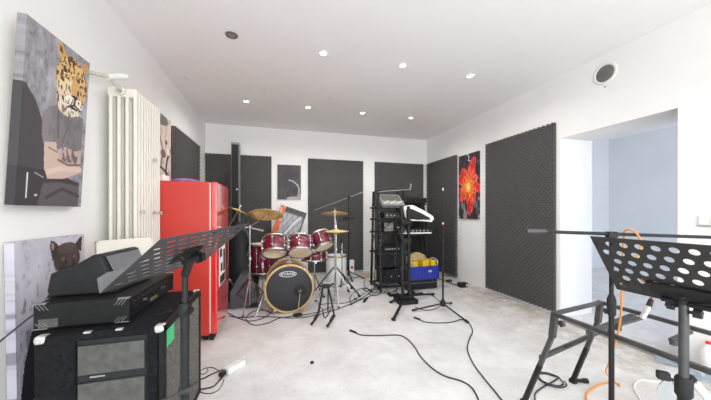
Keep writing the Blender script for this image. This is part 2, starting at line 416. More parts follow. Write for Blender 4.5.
# leopard-headed man
P=Paint(130,240); U,V=P.U,P.V; U0=U; U=P.U=U0+.06
n1=fbm(U,V,7,1,5); n2=fbm(U,V,24,2,3)
n3=fbm(U,V,60,3,2); P.C=np.stack([136+n1*44-n2*34+n3*18,134+n1*44-n2*34+n3*18,139+n1*44-n2*34+n3*18],-1)/255.
P.mix(smooth(.52,.75,n1)*.45*(V>.55),(190,187,194)); P.mix(smooth(.60,.72,n2)*.35,(104,100,108))
P.poly([(0,.645),(.10,.65),(.24,.58),(.36,.46),(.40,.30),(.44,.20),(.44,.0),(0,0)],(72,69,71))
P.poly([(.0,.21),(.5,.21),(1,.16),(1,0),(0,0)],(60,57,60))
P.poly([(.33,.52),(.42,.58),(.58,.62),(1,.60),(1,.22),(.46,.22),(.44,.40),(.34,.40)],(124,119,123))       # shirt
P.poly([(.33,.53),(.44,.58),(.56,.50),(.55,.40),(.36,.36)],(132,127,131))
P.mix(smooth(.5,.7,fbm(U,V,12,9,3))*.35*((V<.60)&(V>.24)&(U>.44)),(88,84,88))
P.line([(.56,.58),(.58,.42)],.012,(92,88,92)); P.line([(.72,.50),(.66,.40)],.010,(96,92,96))
P.poly([(.38,.37),(.56,.39),(.58,.33),(.66,.30),(1,.36),(1,.23),(.72,.175),(.46,.16),(.40,.22)],(202,178,166))   # folded arms
P.poly([(.58,.345),(.70,.375),(.88,.365),(1,.385),(1,.30),(.80,.27),(.62,.285)],(190,166,156))
P.line([(.46,.20),(.64,.235),(1,.25)],.03,(216,194,182)); P.line([(.60,.285),(.78,.265),(1,.285)],.012,(120,92,86)); P.line([(.45,.345),(.58,.33)],.01,(150,118,108))
P.mix(smooth(.46,.54,fbm(U,V,30,4,2))*.8*((U>.66)&(U<.94)&(V>.285)&(V<.365)),(90,84,92))
P.line([(.19,.045),(.19,.175)],.011,(225,224,226)); P.line([(.28,.185),(.40,.165)],.006,(170,168,172)); P.line([(.30,.06),(.325,.06)],.010,(210,208,210))
P.poly([(.40,.13),(.62,.15),(1,.14),(1,.0),(.34,.0)],(92,87,92)); P.line([(.46,.05),(.7,.11),(1,.07)],.02,(64,60,64))
P.poly([(.49,.93),(.50,.99),(.56,.985),(.66,.92),(.60,.88)],(214,160,92)); P.poly([(.52,.94),(.525,.975),(.56,.965),(.58,.93)],(90,66,48))     # ear
P.ell(.98,.945,.05,.03,(206,152,84))
P.ell(.76,.80,.265,.155,(216,168,102)); P.ell(.72,.69,.21,.115,(226,204,170)); P.ell(.70,.63,.17,.06,(230,214,190))
sp=fbm(U,V*1.0,40,11,2); hm=(((U-.76)/.27)**2+((V-.79)/.165)**2<1)|(((U-.71)/.21)**2+((V-.67)/.12)**2<1)
P.mix(smooth(.30,.50,fbm(U,V,14,12,3))*.35*hm*(V>.72),(246,214,160))
P.mix(smooth(.53,.58,sp)*.85*hm*(V>.64),(54,38,28))
P.ell(.66,.815,.055,.016,(236,214,170),-10); P.ell(.92,.81,.045,.015,(236,214,170),8)
P.ell(.665,.813,.040,.011,(30,25,20),-12); P.ell(.92,.806,.034,.010,(30,25,20),10); P.ell(.67,.814,.016,.007,(196,176,90)); P.ell(.92,.808,.014,.006,(196,176,90))
P.ell(.80,.76,.055,.065,(212,166,106)); P.ell(.82,.705,.065,.017,(62,42,40)); P.ell(.74,.672,.10,.036,(240,232,218)); P.ell(.90,.676,.075,.034,(236,226,208))
P.mix(smooth(.62,.68,fbm(U,V,50,14,1))*.7*((np.abs(U-.80)<.16)&(np.abs(V-.672)<.022)),(90,72,60))
P.line([(.82,.70),(.82,.66),(.72,.636)],.011,(48,36,34)); P.line([(.82,.66),(.93,.64)],.011,(48,36,34)); P.ell(.80,.612,.11,.024,(232,222,208)); P.ell(.80,.637,.07,.008,(56,44,42))
P.mix(smooth(.57,.63,sp)*.7*((V<.645)&(V>.565)&(np.abs(U-.72)<.19)&(((U-.71)/.2)**2+((V-.64)/.09)**2<1)),(84,66,54))
P.mix(((U<.03)).astype(float)*.25,(80,78,84))
# hung with its top leaning out from the wall
canvas('canvas_picture','big canvas of a leopard-headed man with folded arms high on the left wall',P,.44,.875,.035,
       frame_mx((-1.185,1.627,1.208),(0,1,0),(.052,0,1)))

# panther in a black suit
P=Paint(110,220); U,V=P.U,P.V
n1=fbm(U,V,6,21,5); n2=fbm(U,V,30,22,3)
P.C=np.stack([188+n1*34-n2*16,184+n1*34-n2*16,196+n1*30-n2*14],-1)/255.
P.mix(smooth(.66,.76,n2)*.55,(140,134,148)); P.mix(smooth(.70,.76,fbm(U,V,18,23,3))*.6*(V<.75),(110,105,116))
P.poly([(.50,.80),(.44,.74),(.30,.66),(.18,.57),(.09,.44),(.03,.26),(.5,.23),(1,.22),(1,.74),(.92,.80)],(28,28,36))
P.mix(smooth(.5,.7,fbm(U,V,10,26,3))*.4*((V<.6)&(U>.12)&(V>.25)),(40,42,56))
P.poly([(.47,.82),(.50,.72),(.66,.58),(.84,.72),(.86,.82)],(36,33,38)); P.line([(.46,.80),(.50,.72),(.60,.64)],.016,(190,182,192)); P.line([(.36,.70),(.46,.68)],.010,(150,144,150)); P.line([(.38,.66),(.44,.635)],.010,(150,144,150)); P.line([(.42,.69),(.45,.65)],.010,(150,144,150))
P.ell(.70,.875,.215,.082,(66,54,54)); P.poly([(.47,.88),(.435,.955),(.45,.985),(.50,.98),(.60,.94)],(58,48,50)); P.poly([(.80,.94),(.92,.985),(.965,.99),(.94,.90)],(58,48,50))
P.ell(.475,.955,.022,.020,(150,128,126)); P.ell(.70,.935,.16,.03,(84,70,68)); P.ell(.72,.815,.15,.055,(50,40,42)); P.ell(.63,.880,.030,.010,(112,92,60)); P.ell(.82,.880,.030,.010,(112,92,60)); P.ell(.75,.835,.05,.015,(28,22,24)); P.ell(.74,.865,.05,.04,(78,64,62))
P.mix(smooth(.45,.7,fbm(U,V,30,25,2))*.3*((U-.70)**2/.046+(V-.875)**2/.0067<1),(118,98,94))
P.poly([(0,.26),(.06,.26),(.04,.17),(0,.16)],(60,56,66))
canvas('canvas_picture','tall canvas of a dark panther in a black suit leaning behind the amplifier',P,.473,1.035,.035,
       frame_mx((-1.175,1.633,.003),(0,1,0),(-.015,0,1)))

# pale lion portrait, mostly behind the radiator and fridge
P=Paint(60,110); U,V=P.U,P.V
n1=fbm(U,V,7,31,4); P.C=np.stack([206+n1*40,190+n1*40,178+n1*40],-1)/255.
P.mix(smooth(.55,.7,fbm(U*1.0,V*.4,22,32,3))*.7,(150,126,116)); P.ell(.35,.95,.5,.08,(120,116,120)); P.ell(.75,.70,.05,.03,(70,54,56)); P.ell(.60,.55,.12,.05,(120,92,90))
P.line([(.4,.75),(.55,.6),(.5,.42)],.03,(110,90,90),1.8); P.line([(.95,.62),(.8,.5),(.72,.36),(.8,.25)],.045,(70,58,72),1.8); P.line([(.35,.4),(.8,.33)],.03,(60,52,68),1.8); P.line([(.2,.26),(.9,.18)],.03,(160,60,70),1.8); P.line([(.2,.15),(.9,.10)],.03,(80,60,80),1.8)
P.ell(.86,.60,.08,.05,(235,230,226))
canvas('canvas_picture','pale pinkish canvas half hidden between radiator and foam on the left wall',P,.52,.90,.03, frame_mx((-1.20,3.075,1.30),(0,1,0),(0,0,1)))

# red flower
P=Paint(60,140); U,V=P.U,P.V; P.fill((46,42,46))
dx=(U-.5); dy=(V-.50)*1.075/.5; r=np.hypot(dx,dy*.72); an=np.arctan2(dy,dx)
sm=fbm(U,V,9,41,5); P.mix(smooth(.5,.70,sm)*.75*(V<.33),(190,184,190)); P.mix(smooth(.58,.7,fbm(U,V,12,42,3))*.35*(V>.8),(140,134,142))
P.line([(.45,1),(.55,.95),(.5,.90),(.66,.87)],.02,(220,210,212),2.1)
wob=fbm(U,V,9,43,4)-.5
pet=.52+.10*np.cos(an*5+.4)+.07*np.cos(an*9+1.2)+wob*.35
m=1-smooth(-.05,.06,r-pet); vein=.5+.5*np.sin(an*18+wob*16); fo=fbm(U,V,12,46,4)
k=np.clip(r/.50,0,1)[...,None]; c=np.array([250,130,50])/255*(1-k)+np.array([212,34,36])/255*k
c=c*(.78+.25*vein[...,None]+.25*fo[...,None]); P.mix(m,c); P.mix(m*smooth(.55,.72,fo)*smooth(.10,.3,r)*.6,(244,150,120)); P.mix(m*smooth(.6,.75,1-fo)*smooth(.25,.45,r)*.7,(120,16,24))
P.mix(m*smooth(.8,.97,vein)*(1-smooth(.18,.42,r))*.8,(255,216,110)); P.mix((1-smooth(.03,.17,r+wob*.1))*.95,(255,226,110)); P.mix(m*(1-smooth(.0,.06,np.abs(r-pet+.05)))*.5,(246,170,160))
canvas('canvas_picture','narrow canvas of a glowing red and yellow flower on the right wall',P,.50,1.075,.025, frame_mx((3.05,4.172,1.06),(0,-1,0),(0,0,1)))

# dark grey picture with a white swoosh
P=Paint(60,90); U,V=P.U,P.V; n=fbm(U,V,6,51,4); P.C=np.stack([62+n*34,60+n*33,64+n*34],-1)/255.
P.line([(.48,.56),(.62,.54),(.78,.47),(.88,.38),(.93,.27)],.022,(206,204,208),1.5); P.line([(.80,.45),(.93,.44)],.015,(160,158,162),1.5); P.line([(.93,.30),(.90,.20),(.96,.12)],.03,(190,186,190),1.5)
P.ell(.72,.03,.34,.055,(176,172,172)); P.ell(.93,.08,.10,.10,(160,156,160)); P.line([(.97,1),(.95,.6)],.02,(110,106,112),1.5)
canvas('canvas_picture','dark grey canvas with a thin white curve on the back wall',P,.42,.634,.025, frame_mx((-.009,5.29,1.408),(1,0,0),(0,0,1)))

# feather print, askew behind the drums
P=Paint(60,130); U,V=P.U,P.V; n=fbm(U,V,9,61,4); P.C=np.stack([130+n*70,130+n*70,134+n*70],-1)/255.
d=(U-.62)*.43; l=V*1.3; st=np.sin((d*70+l*26)+5*fbm(U,V,6,62,3))*.5+.5; P.mix(st*.45,(214,214,218)); st2=np.sin((-d*80+l*30)+4*fbm(U,V,7,63,3)); P.mix(smooth(.5,1.0,st2)*.35,(84,84,90))
P.line([(.95,.99),(.66,.80),(.45,.60)],.03,(236,236,238),3); P.mix(smooth(.90,.94,V)*.75,(52,52,58)); P.mix(smooth(.92,.96,U)*.7,(70,70,76))
P.mix((U<.20).astype(float),(216,120,84)); P.mix(((U<.20)&(fbm(U,V,14,64,2)>.52))*.8,(232,200,180)); P.mix(((U<.20)&(V<.78))*.7,(214,92,50))
tl=math.radians(19)
canvas('canvas_picture','tilted grey feather canvas with an orange edge leaning behind the drum kit',P,.47,1.22,.03,
       frame_mx((-.34,5.03,.005),(math.cos(tl),0,-math.sin(tl)),(math.sin(tl),.075,math.cos(tl))))
bpy.context.view_layer.update()
o=bpy.data.objects['canvas_picture.005']; zmin=min((o.matrix_world@v.co).z for v in o.data.vertices); o.location.z-=zmin-.001

# ================================================================== RADIATOR
t=thing('radiator','tall cream column radiator on the left wall','radiator',(-1.08,2.55,.12))
y0=2.34; nsec=10; pitch=.0445
for k in range(nsec):
    yc=y0+pitch*(k+.5); mb=MB()
    for j in range(4):
        xc=-1.15+.010+j*.049; mb.tube([(xc,yc,.16),(xc,yc,2.01)],.0125,10)
    mb.box((-1.158,yc-.0150,1.995),(-.978,yc+.0150,2.06),.014); mb.box((-1.158,yc-.0150,.115),(-.978,yc+.0150,.175),.014)
    if k<nsec-1: mb.cyl((-1.07,yc,2.028),(-1.07,yc+pitch,2.028),.022); mb.cyl((-1.07,yc,.145),(-1.07,yc+pitch,.145),.022)
    mb.build('section','rad',t)
MB().cyl((-1.07,y0-.004,.145),(-1.07,y0+.010,.145),.020).build('end_plug','rad',t)
pts=[WX(80,70,-1.185),WX(92,73,-1.15),WX(103,75.5,-1.12),WX(110,77.5,-1.105),WX(115,84,-1.09),Vector((-1.07,2.315,2.045)),Vector((-1.07,2.342,2.028))]
pp=MB().tube(spline(pts,6),.0125,12).build('supply_pipe','radring',t)
MB().lathe([(.018,0),(.027,.006),(.027,.016),(.018,.020)],(-1.07,2.320,2.028),(0,1,0),16).build('union_nut','rad',pp)
v0=WX(108,77,-1.105); v1=WX(115,76.5,-1.09); v2=WX(126,76.8,-1.055)
MB().cyl(v0,v1,.016,.018).cyl(v1,v2,.022,.021).build('valve_head','white',pp)
for i,(yy,zz) in enumerate(((2.62,1.60),(2.62,1.17),(2.73,1.17),(2.40,1.18))):
    MB().cyl((-.973,yy,zz),(-.955,yy,zz),.012).box((-.958,yy-.012,zz-.018),(-.950,yy+.004,zz+.006)).build('bracket_clip','silver',t)
for k in range(2): MB().bar((-1.195,2.43+k*.25,.21),(-1.10,2.43+k*.25,.21),.03,.03).build('wall_bracket','rad',t)
MB().box((-1.09,2.42,.0),(-1.04,2.45,.125)).box((-1.09,2.66,.0),(-1.04,2.69,.125)).build('foot','rad',t)

# cream board leaning between canvas and radiator
def slab(mx,w,h,th,r=.02,n=6):
    pts=[]
    for cx,cz,a0 in ((w-r,r,-90),(w-r,h-r,0),(r,h-r,90),(r,r,180)):
        for k in range(n+1):
            a=math.radians(a0+90*k/n); pts.append(mx@Vector((cx+r*math.cos(a),0,cz+r*math.sin(a))))
    return MB().prism(pts, mx.to_3x3()@Vector((0,th,0)))
mx=frame_mx((-1.02,2.02,.0),(.30,.30,0),(-.06,.05,1))
t=thing('cream_board','cream rounded board standing between the panther canvas and the radiator','board',(-.92,2.1,0))
slab(mx,.30,1.0,.022,.03).build('panel','creamboard',t)
slab(mx@Matrix.Translation((-.004,.002,-.0)),.012,1.0,.018,.004).build('side_edge','radring',t)

# ================================================================== AMPLIFIER STACK ON THE LEFT
cx0,cx1,cy0,cy1,cz1=-.928,-.470,1.39,1.985,.68
t=thing('speaker_cabinet','big black carpeted bass speaker cabinet standing on the floor below the amplifier','speaker cabinet',((cx0+cx1)/2,(cy0+cy1)/2,0))
mb=MB()   # carpeted box with a deep recess in the side that faces the camera
mb.box((cx0,cy0+.03,.025),(cx1-.03,cy1,cz1),.018)
rx0,rx1,rz0,rz1=cx0+.135,cx1-.075,.10,.645
for a,b in (((cx0,cy0,.025),(rx0,cy0+.06,cz1)),((rx1,cy0,.025),(cx1-.03,cy0+.06,cz1)),((rx0-.02,cy0,rz1),(rx1+.02,cy0+.06,cz1)),((rx0-.02,cy0,.025),(rx1+.02,cy0+.06,rz0))): mb.box(a,b,.012)
mb.build('shell','carpet',t)
f=MB().box((rx0,cy0+.016,rz0),(rx1,cy0+.031,rz1)).build('side_recess','rubber',t)
for k,(a,b) in enumerate(((.505,.625),(.350,.470),(.16,.315))):
    vp=MB().box((rx0+.006,cy0+.004,a),(rx1-.008,cy0+.014,b),.003)
    vp.build('slotted_panel','vent',t)
    lp=MB()
    for q in range(6): lp.box((rx0+.045+q*.009,cy0+.0095,a-.016),(rx0+.051+q*.009,cy0+.0135,a-.010))
    lp.build('name_plate','silver',f)
# grille side (faces into the room)
MB().box((cx1-.03,cy0,.025),(cx1-.006,cy1,.06),.006).box((cx1-.03,cy0,.645),(cx1-.006,cy1,cz1),.006).box((cx1-.03,cy0,.025),(cx1-.006,cy0+.03,cz1),.006).box((cx1-.03,cy1-.03,.025),(cx1-.006,cy1,cz1),.006).build('grille_surround','tolex',t)
MB().box((cx1-.03,cy0+.026,.055),(cx1-.012,cy1-.026,.65)).build('grille_cloth','grille',t)
MB().box((cx1-.013,cy0+.035,.57),(cx1-.009,cy0+.125,.655)).build('green_tape','green',t)
def corner(x,y,z,sx,sy,sz=1,r=.042):
    c=MB()
    c.box((min(x,x-sx*r),min(y+sy*.003,y-sy*r),z-sz*.032),(max(x,x-sx*r),max(y+sy*.003,y-sy*r),z+.003),.012)
    return c
for x,sx,y,sy in ((cx0,-1,cy0,-1),(cx1-.006,1,cy0,-1),(cx1-.006,1,cy1,1),(cx0,-1,cy1,1)): corner(x,y,cz1,sx,sy).build('corner_protector','silver',t)
for k in range(2): MB().box((cx0+.16+k*.11,cy0+.004,cz1-.004),(cx0+.185+k*.11,cy0+.02,cz1+.003),.001).build('scuff_plate','silver',t)
MB().tube([( -.56,1.52,cz1+.004),(-.53,1.54,cz1+.006),(-.51,1.58,cz1+.005),(-.53,1.60,cz1+.005)],.004,8).build('top_handle_strap','rubber',t)
for x in (cx0+.05,cx1-.06):
    for y in (cy0+.06,cy1-.06): MB().cyl((x,y,0),(x,y,.03),.022).build('foot','rubber',t)

hx0,hx1,hy0,hy1,hz0,hz1=-.972,-.635,1.455,2.0,.681,.795
t=thing('bass_amplifier','black amplifier head with worn metal corners on top of the speaker cabinet','amplifier',((hx0+hx1)/2,(hy0+hy1)/2,hz0))
MB().box((hx0,hy0,hz0+.006),(hx1-.02,hy1,hz1),.010).box((hx1-.03,hy0,hz0+.006),(hx1,hy0+.02,hz1),.005).box((hx1-.03,hy1-.02,hz0+.006),(hx1,hy1,hz1),.005).box((hx1-.03,hy0,hz1-.014),(hx1,hy1,hz1),.005).build('case','tolex',t)
fp=MB().box((hx1-.022,hy0+.02,hz0+.012),(hx1-.010,hy1-.02,hz1-.015)).build('control_panel','blk',t)
for k in range(9):
    yy=hy0+.07+k*.045
    MB().cyl((hx1-.012,yy,hz0+.060),(hx1+.006,yy,hz0+.060),.008,.006).build('knob',('vent' if k in (2,7) else 'blk'),fp)
    MB().box((hx1-.011,yy-.006,hz0+.080),(hx1-.008,yy+.006,hz0+.082)).build('scale_mark','greyvent',fp)
MB().box((hx1-.011,hy0+.24,hz0+.026),(hx1-.007,hy0+.32,hz0+.042)).build('name_badge','darkgold',fp)
for x,sx,y,sy in ((hx0,-1,hy0,-1),(hx1,1,hy0,-1),(hx1,1,hy1,1)):
    mb=MB(); m2=MB()
    for q in range(3):
        a=Vector((x-sx*(.010+.013*q),y+sy*.0015,hz1-.004)); mb.bar(a,a+Vector((-sx*.018,0,-.024)),.002,.003,up=(0,1,0))
        a=Vector((x-sx*(.010+.013*q),y+sy*.0015,hz0+.034)); m2.bar(a,a+Vector((-sx*.018,0,-.020)),.002,.003,up=(0,1,0))
    mb.box((min(x-sx*.045,x),min(y,y-sy*.02),hz1-.004),(max(x-sx*.045,x),max(y,y-sy*.02),hz1+.0015),.001)
    m2.box((min(x-sx*.05,x),min(y,y+sy*.002),hz0+.008),(max(x-sx*.05,x),max(y,y+sy*.002),hz0+.012))
    mb.build('corner_protector','dullsteel',t); m2.build('corner_protector','dullsteel',t)
MB().box((hx0+.02,hy0-.001,hz0+.015),(hx0+.085,hy0+.002,hz0+.05)).build('vent_plate','vent',t)
for x in (hx0+.04,hx1-.05):
    for y in (hy0+.04,hy1-.10): MB().cyl((x,y,hz0-.0005),(x,y,hz0+.01),.014).build('foot','rubber',t)

# little stage monitor on the head
t=thing('monitor_speaker','small black wedge monitor speaker lying on the amplifier head','loudspeaker',(-.84,1.70,hz1))
prof=[(-.975,hz1+.001),(-.985,hz1+.03),(-.972,hz1+.105),(-.945,hz1+.118),(-.90,hz1+.128),(-.862,hz1+.155),(-.82,hz1+.182),(-.795,hz1+.184),(-.782,hz1+.178),(-.752,hz1+.10),(-.715,hz1+.02),(-.722,hz1+.001)]
bm=bmesh.new(); ys=(1.545,1.855); vv=[[bm.verts.new((x+.02*(i),y,z)) for x,z in prof] for i,y in enumerate(ys)]
n=len(prof)
bm.faces.new(vv[0]); bm.faces.new(vv[1][::-1])
for i in range(n): bm.faces.new((vv[0][i],vv[1][i],vv[1][(i+1)%n],vv[0][(i+1)%n]))
bmesh.ops.recalc_face_normals(bm, faces=bm.faces[:])
bmesh.ops.bevel(bm, geom=[e for e in bm.edges if abs(e.verts[0].co.y-e.verts[1].co.y)<1e-4], offset=.012, segments=3, affect='EDGES', profile=.5)
MB().bm(bm, smooth=False).build('case','blk',t)
g=MB()
a,b=Vector((-.782,1.57,hz1+.180)),Vector((-.714,1.57,hz1+.022))
nrm=Vector((b.z-a.z,0,-(b.x-a.x))).normalized()*-1
d1=(b-a)*.06; 
g.prism([a+d1+nrm*.001,b-d1+nrm*.001,b-d1+Vector((.018,.262,0))+nrm*.001,a+d1+Vector((.018,.262,0))+nrm*.001],nrm*.004)
g.build('front_grille','grey',t)

# cable from the amplifier
tag(MB().tube(spline([(-.974,1.49,.755),(-1.0,1.44,.72),(-1.06,1.33,.62),(-1.10,1.20,.50),(-1.12,1.05,.36),(-1.08,.88,.2),(-1.0,.7,.05),(-.95,.5,.006),(-.8,.2,.006)],8),.0035,8).build('amplifier_cable','cable',loc=(-1,1.4,.7)),'black cable running taut from the amplifier head past the panther canvas','cable')

# ================================================================== MUSIC STANDS
def desk_mesh(mb, o, x, y, w, h, nc, nr, hw, hh, skip=lambda c,r:False, stagger=0, th=.0016, mar=.02, n=16):
    """perforated sheet: origin o (bottom-left), x across, y up the desk"""
    o=Vector(o); x=Vector(x).normalized(); y=Vector(y).normalized(); nz=x.cross(y)
    cw=(w-2*mar)/nc; ch=(h-2*mar)/nr
    def pt(u,v,k): return o+x*u+y*v+nz*(k*th)
    def quad(u0,v0,u1,v1):
        if u1-u0<1e-5: return
        for k in (0,1): mb.add([pt(u0,v0,k),pt(u1,v0,k),pt(u1,v1,k),pt(u0,v1,k)],[[0,1,2,3]])
    quad(0,0,w,mar); quad(0,h-mar,w,h); quad(0,mar,mar,h-mar); quad(w-mar,mar,w,h-mar)
    for r in range(nr):
        off=(stagger*cw if r%2 else 0)
        v0=mar+r*ch; v1=v0+ch
        cells=[(mar+c*cw+off,c) for c in range(nc if not off else nc-1)]
        if off: quad(mar,v0,mar+off,v1); quad(mar+off+(nc-1)*cw,v0,w-mar,v1)
        for u0,c in cells:
            u1=u0+cw
            if skip(c,r): quad(u0,v0,u1,v1); continue
            uc,vc=(u0+u1)/2,(v0+v1)/2; inn=[];out=[]
            angs=sorted([2*PI*i/n for i in range(n)]+[math.atan2(sy*ch,sx*cw)%(2*PI) for sx in (-1,1) for sy in (-1,1)])
            for a in angs:
                ca,sa=math.cos(a),math.sin(a)
                inn.append((uc+hw*ca*(1 if True else 0),vc+hh*sa))
                k=1/max(abs(ca)/(cw/2),abs(sa)/(ch/2)); out.append((uc+k*ca,vc+k*sa))
            q=len(angs)
            for k in (0,1): mb.add([pt(*p,k) for p in inn+out],[[i,(i+1)%q,q+(i+1)%q,q+i] for i in range(q)])
            mb.add([pt(*p,0) for p in inn]+[pt(*p,1) for p in inn],[[i,(i+1)%q,q+(i+1)%q,q+i] for i in range(q)],True)
    for a,b in (((0,0),(w,0)),((w,0),(w,h)),((w,h),(0,h)),((0,h),(0,0))):
        mb.add([pt(*a,0),pt(*b,0),pt(*b,1),pt(*a,1)],[[0,1,2,3]])
    return mb
def wing_knob(mb, c, d, r=.022):
    c=Vector(c); d=Vector(d).normalized(); mb.cyl(c,c+d*.03,.006); u=d.orthogonal().normalized(); w=d.cross(u)
    pts=[]
    for i in range(20):
        a=2*PI*i/20; R=r*(1+.18*math.cos(5*a)); pts.append(c+d*.012+u*R*math.cos(a)+w*R*math.sin(a))
    return mb.prism(pts,d*.02)

# the one beside the amplifier stack
A=Vector((-.552,1.082,.914)); Bp=Vector((-.342,.968,1.094)); Dp=Vector((-.342,1.512,.941))
xw=(Dp-A).normalized(); yh=(Bp-A).normalized(); nz=xw.cross(yh)
pb=Vector((-.362,1.268,0))
t=thing('music_stand','music stand with a grey slotted desk in front of the amplifier stack','music stand',pb)
dk=desk_mesh(MB(),A,xw,yh,.48,.30,9,8,.0185,.0062,stagger=.5,mar=.014).build('desk','deskL',t)
MB().prism([A,A+xw*.48,A+xw*.48-nz*.05+yh*.004,A+xw*.05-nz*.062+yh*.004,A+xw*.015-nz*.05+yh*.004],yh*-.0016).build('lip','grey',t)
ctr=A+xw*.24+yh*.135
mb=MB(); back=nz*.004 if nz.dot(Vector((0,0,EYE))-ctr)>0 else nz*-.004
bk=back.normalized()
mb.box((-.05,-.004,-.045),(.05,.004,.045),.003,frame_mx(ctr+bk*.005,xw,yh))
hing=ctr+bk*.03
mb.cyl(ctr+bk*.006-xw*.03,hing-xw*.02,.010).cyl(ctr+bk*.006+xw*.03,hing+xw*.02,.010).cyl(hing-xw*.032,hing+xw*.032,.014)
mb.cyl(hing,Vector((pb.x,pb.y,.92)),.016); wing_knob(mb,hing+xw*.03,xw)
mb.build('tilt_bracket','blk',t)
MB().cyl((pb.x,pb.y,.60),(pb.x,pb.y,.925),.0115).build('upper_tube','blkmetal',t)
MB().cyl((pb.x,pb.y,.03),(pb.x,pb.y,.79),.0165).build('lower_tube','blkmetal',t)
mb=MB().lathe([(.019,.0),(.024,.01),(.024,.045),(.018,.055)],(pb.x,pb.y,.755),n=18); wing_knob(mb,(pb.x,pb.y,.78),(1,-.6,0),.013); mb.build('height_clutch','blk',t)
for a in (20,-75,100):
    d=Vector((math.cos(math.radians(a)),math.sin(math.radians(a)),0)); p=Vector((pb.x,pb.y,.20)); e=Vector((pb.x,pb.y,.012))+d*.17
    lg=MB().bar(p+d*.012,e,.012,.02).build('leg','blkmetal',t); MB().box(e-Vector((.014,.014,.012)),e+Vector((.014,.014,.010)),.004).build('rubber_foot','rubber',lg)
MB().tube(spline([(pb.x-.10,pb.y-.03,.44),(pb.x-.06,pb.y-.035,.45),(pb.x-.01,pb.y-.02,.462),(pb.x+.04,pb.y+.02,.47)],6),.004,8).cyl((pb.x-.022,pb.y,.455),(pb.x+.022,pb.y,.455),.018).build('cable_clip','cable',t)

# the one in front of the doorway
Yl=.88; TL=Vector((1.4675*Yl,Yl,EYE-.1172*Yl)); BL=Vector((1.653*Yl,Yl,EYE-.3897*Yl))
yh=(TL-BL).normalized(); H2=(TL-BL).length; xw=Vector((0,-1,0)); nz=xw.cross(yh); W2=.46
pb=Vector((1.425,.655,0))
t=thing('music_stand','black music stand with a round-holed desk beside the keyboard stand','music stand',pb)
def skp(c,r): return (r<=1 and 3<=c<=8) or (r==0 and c>2)
desk_mesh(MB(),BL,xw,yh,W2,H2,9,6,.0138,.0130,skip=lambda c,r:(r==0 and c>=3) or (r==1 and 4<=c<=6),stagger=.5,mar=.012).build('desk','desk',t)
cam=Vector((0,0,EYE)); ctr=BL+xw*(W2/2)+yh*(H2*.2); bk=nz if nz.dot(cam-ctr)>0 else -nz
MB().prism([BL,BL+xw*W2,BL+xw*W2-bk*.045,BL-bk*.045],yh*-.0016).build('lip','desk',t)
mb=MB().box((-.10,-.006,-.032),(.16,.006,.034),.004,frame_mx(ctr+bk*.008,xw,yh)); mb.build('mounting_plate','blk',t)
top=Vector((pb.x,pb.y,.872))
mb=MB().prism([top+Vector((0,.038,.008)),top+Vector((0,-.042,.008)),top+Vector((0,-.03,-.004)),top+Vector((0,-.020,-.018)),top+Vector((0,.018,-.018)),top+Vector((0,.028,-.004))],(-.02,0,0))
mb.cyl(top+Vector((-.004,0,-.03)),ctr+bk*.01,.014); mb.cyl(top+Vector((0,.06,-.03)),top+Vector((0,-.07,-.03)),.010)
mb.build('tilt_bracket','blkmetal',t)
wing_knob(MB(),(pb.x,pb.y-.012,.815),(.2,-1,0),.016).build('tilt_knob','rubber',t); wing_knob(MB(),(pb.x,pb.y+.012,.828),(-.1,1,0),.016).build('tilt_knob','rubber',t)
MB().cyl((pb.x,pb.y,.50),(pb.x,pb.y,.865),.0135,n=20).build('upper_tube','steel',t)
MB().cyl((pb.x,pb.y,.10),(pb.x,pb.y,.56),.0170,n=20).build('lower_tube','blkmetal',t)
mb=MB().lathe([(.018,0),(.024,.01),(.024,.065),(.018,.075)],(pb.x,pb.y,.50),n=18).cyl((pb.x,pb.y,.545),(pb.x-.034,pb.y+.03,.562),.006).box((-.018,-.013,-.015),(.018,.013,.015),.005,frame_mx((pb.x-.040,pb.y+.036,.565),(1,-1,0),(0,0,1))); mb.build('height_clutch','rubber',t)
mb=MB().lathe([(.018,0),(.028,.012),(.028,.05),(.018,.06)],(pb.x,pb.y,.40),n=18); wing_knob(mb,(pb.x-.025,pb.y,.43),(-.7,.7,0),.018); mb.build('leg_collar','rubber',t)
for k,a in enumerate((-16,-136,122)):
    d=Vector((math.cos(math.radians(a)),math.sin(math.radians(a)),0)); p=Vector((pb.x,pb.y,.46))+d*.03; e=Vector((pb.x,pb.y,.014))+d*(.30 if k else .36)
    if k==0: p=Vector((pb.x,pb.y,.575))+d*.02; e=e+d*.14
    lg=MB().bar(p,e,.014,.022).build('leg','blkmetal',t); MB().box(e-Vector((.015,.015,.014)),e+Vector((.015,.015,.012)),.004).build('rubber_foot','rubber',lg)
    if k==0: MB().cyl(p.lerp(e,.03),p.lerp(e,.16),.014,n=16).build('white_sleeve','paper',lg)
    else: MB().bar(Vector((pb.x,pb.y,.15))+d*.02,p.lerp(e,.55),.008,.012).build('brace','blkmetal',lg)

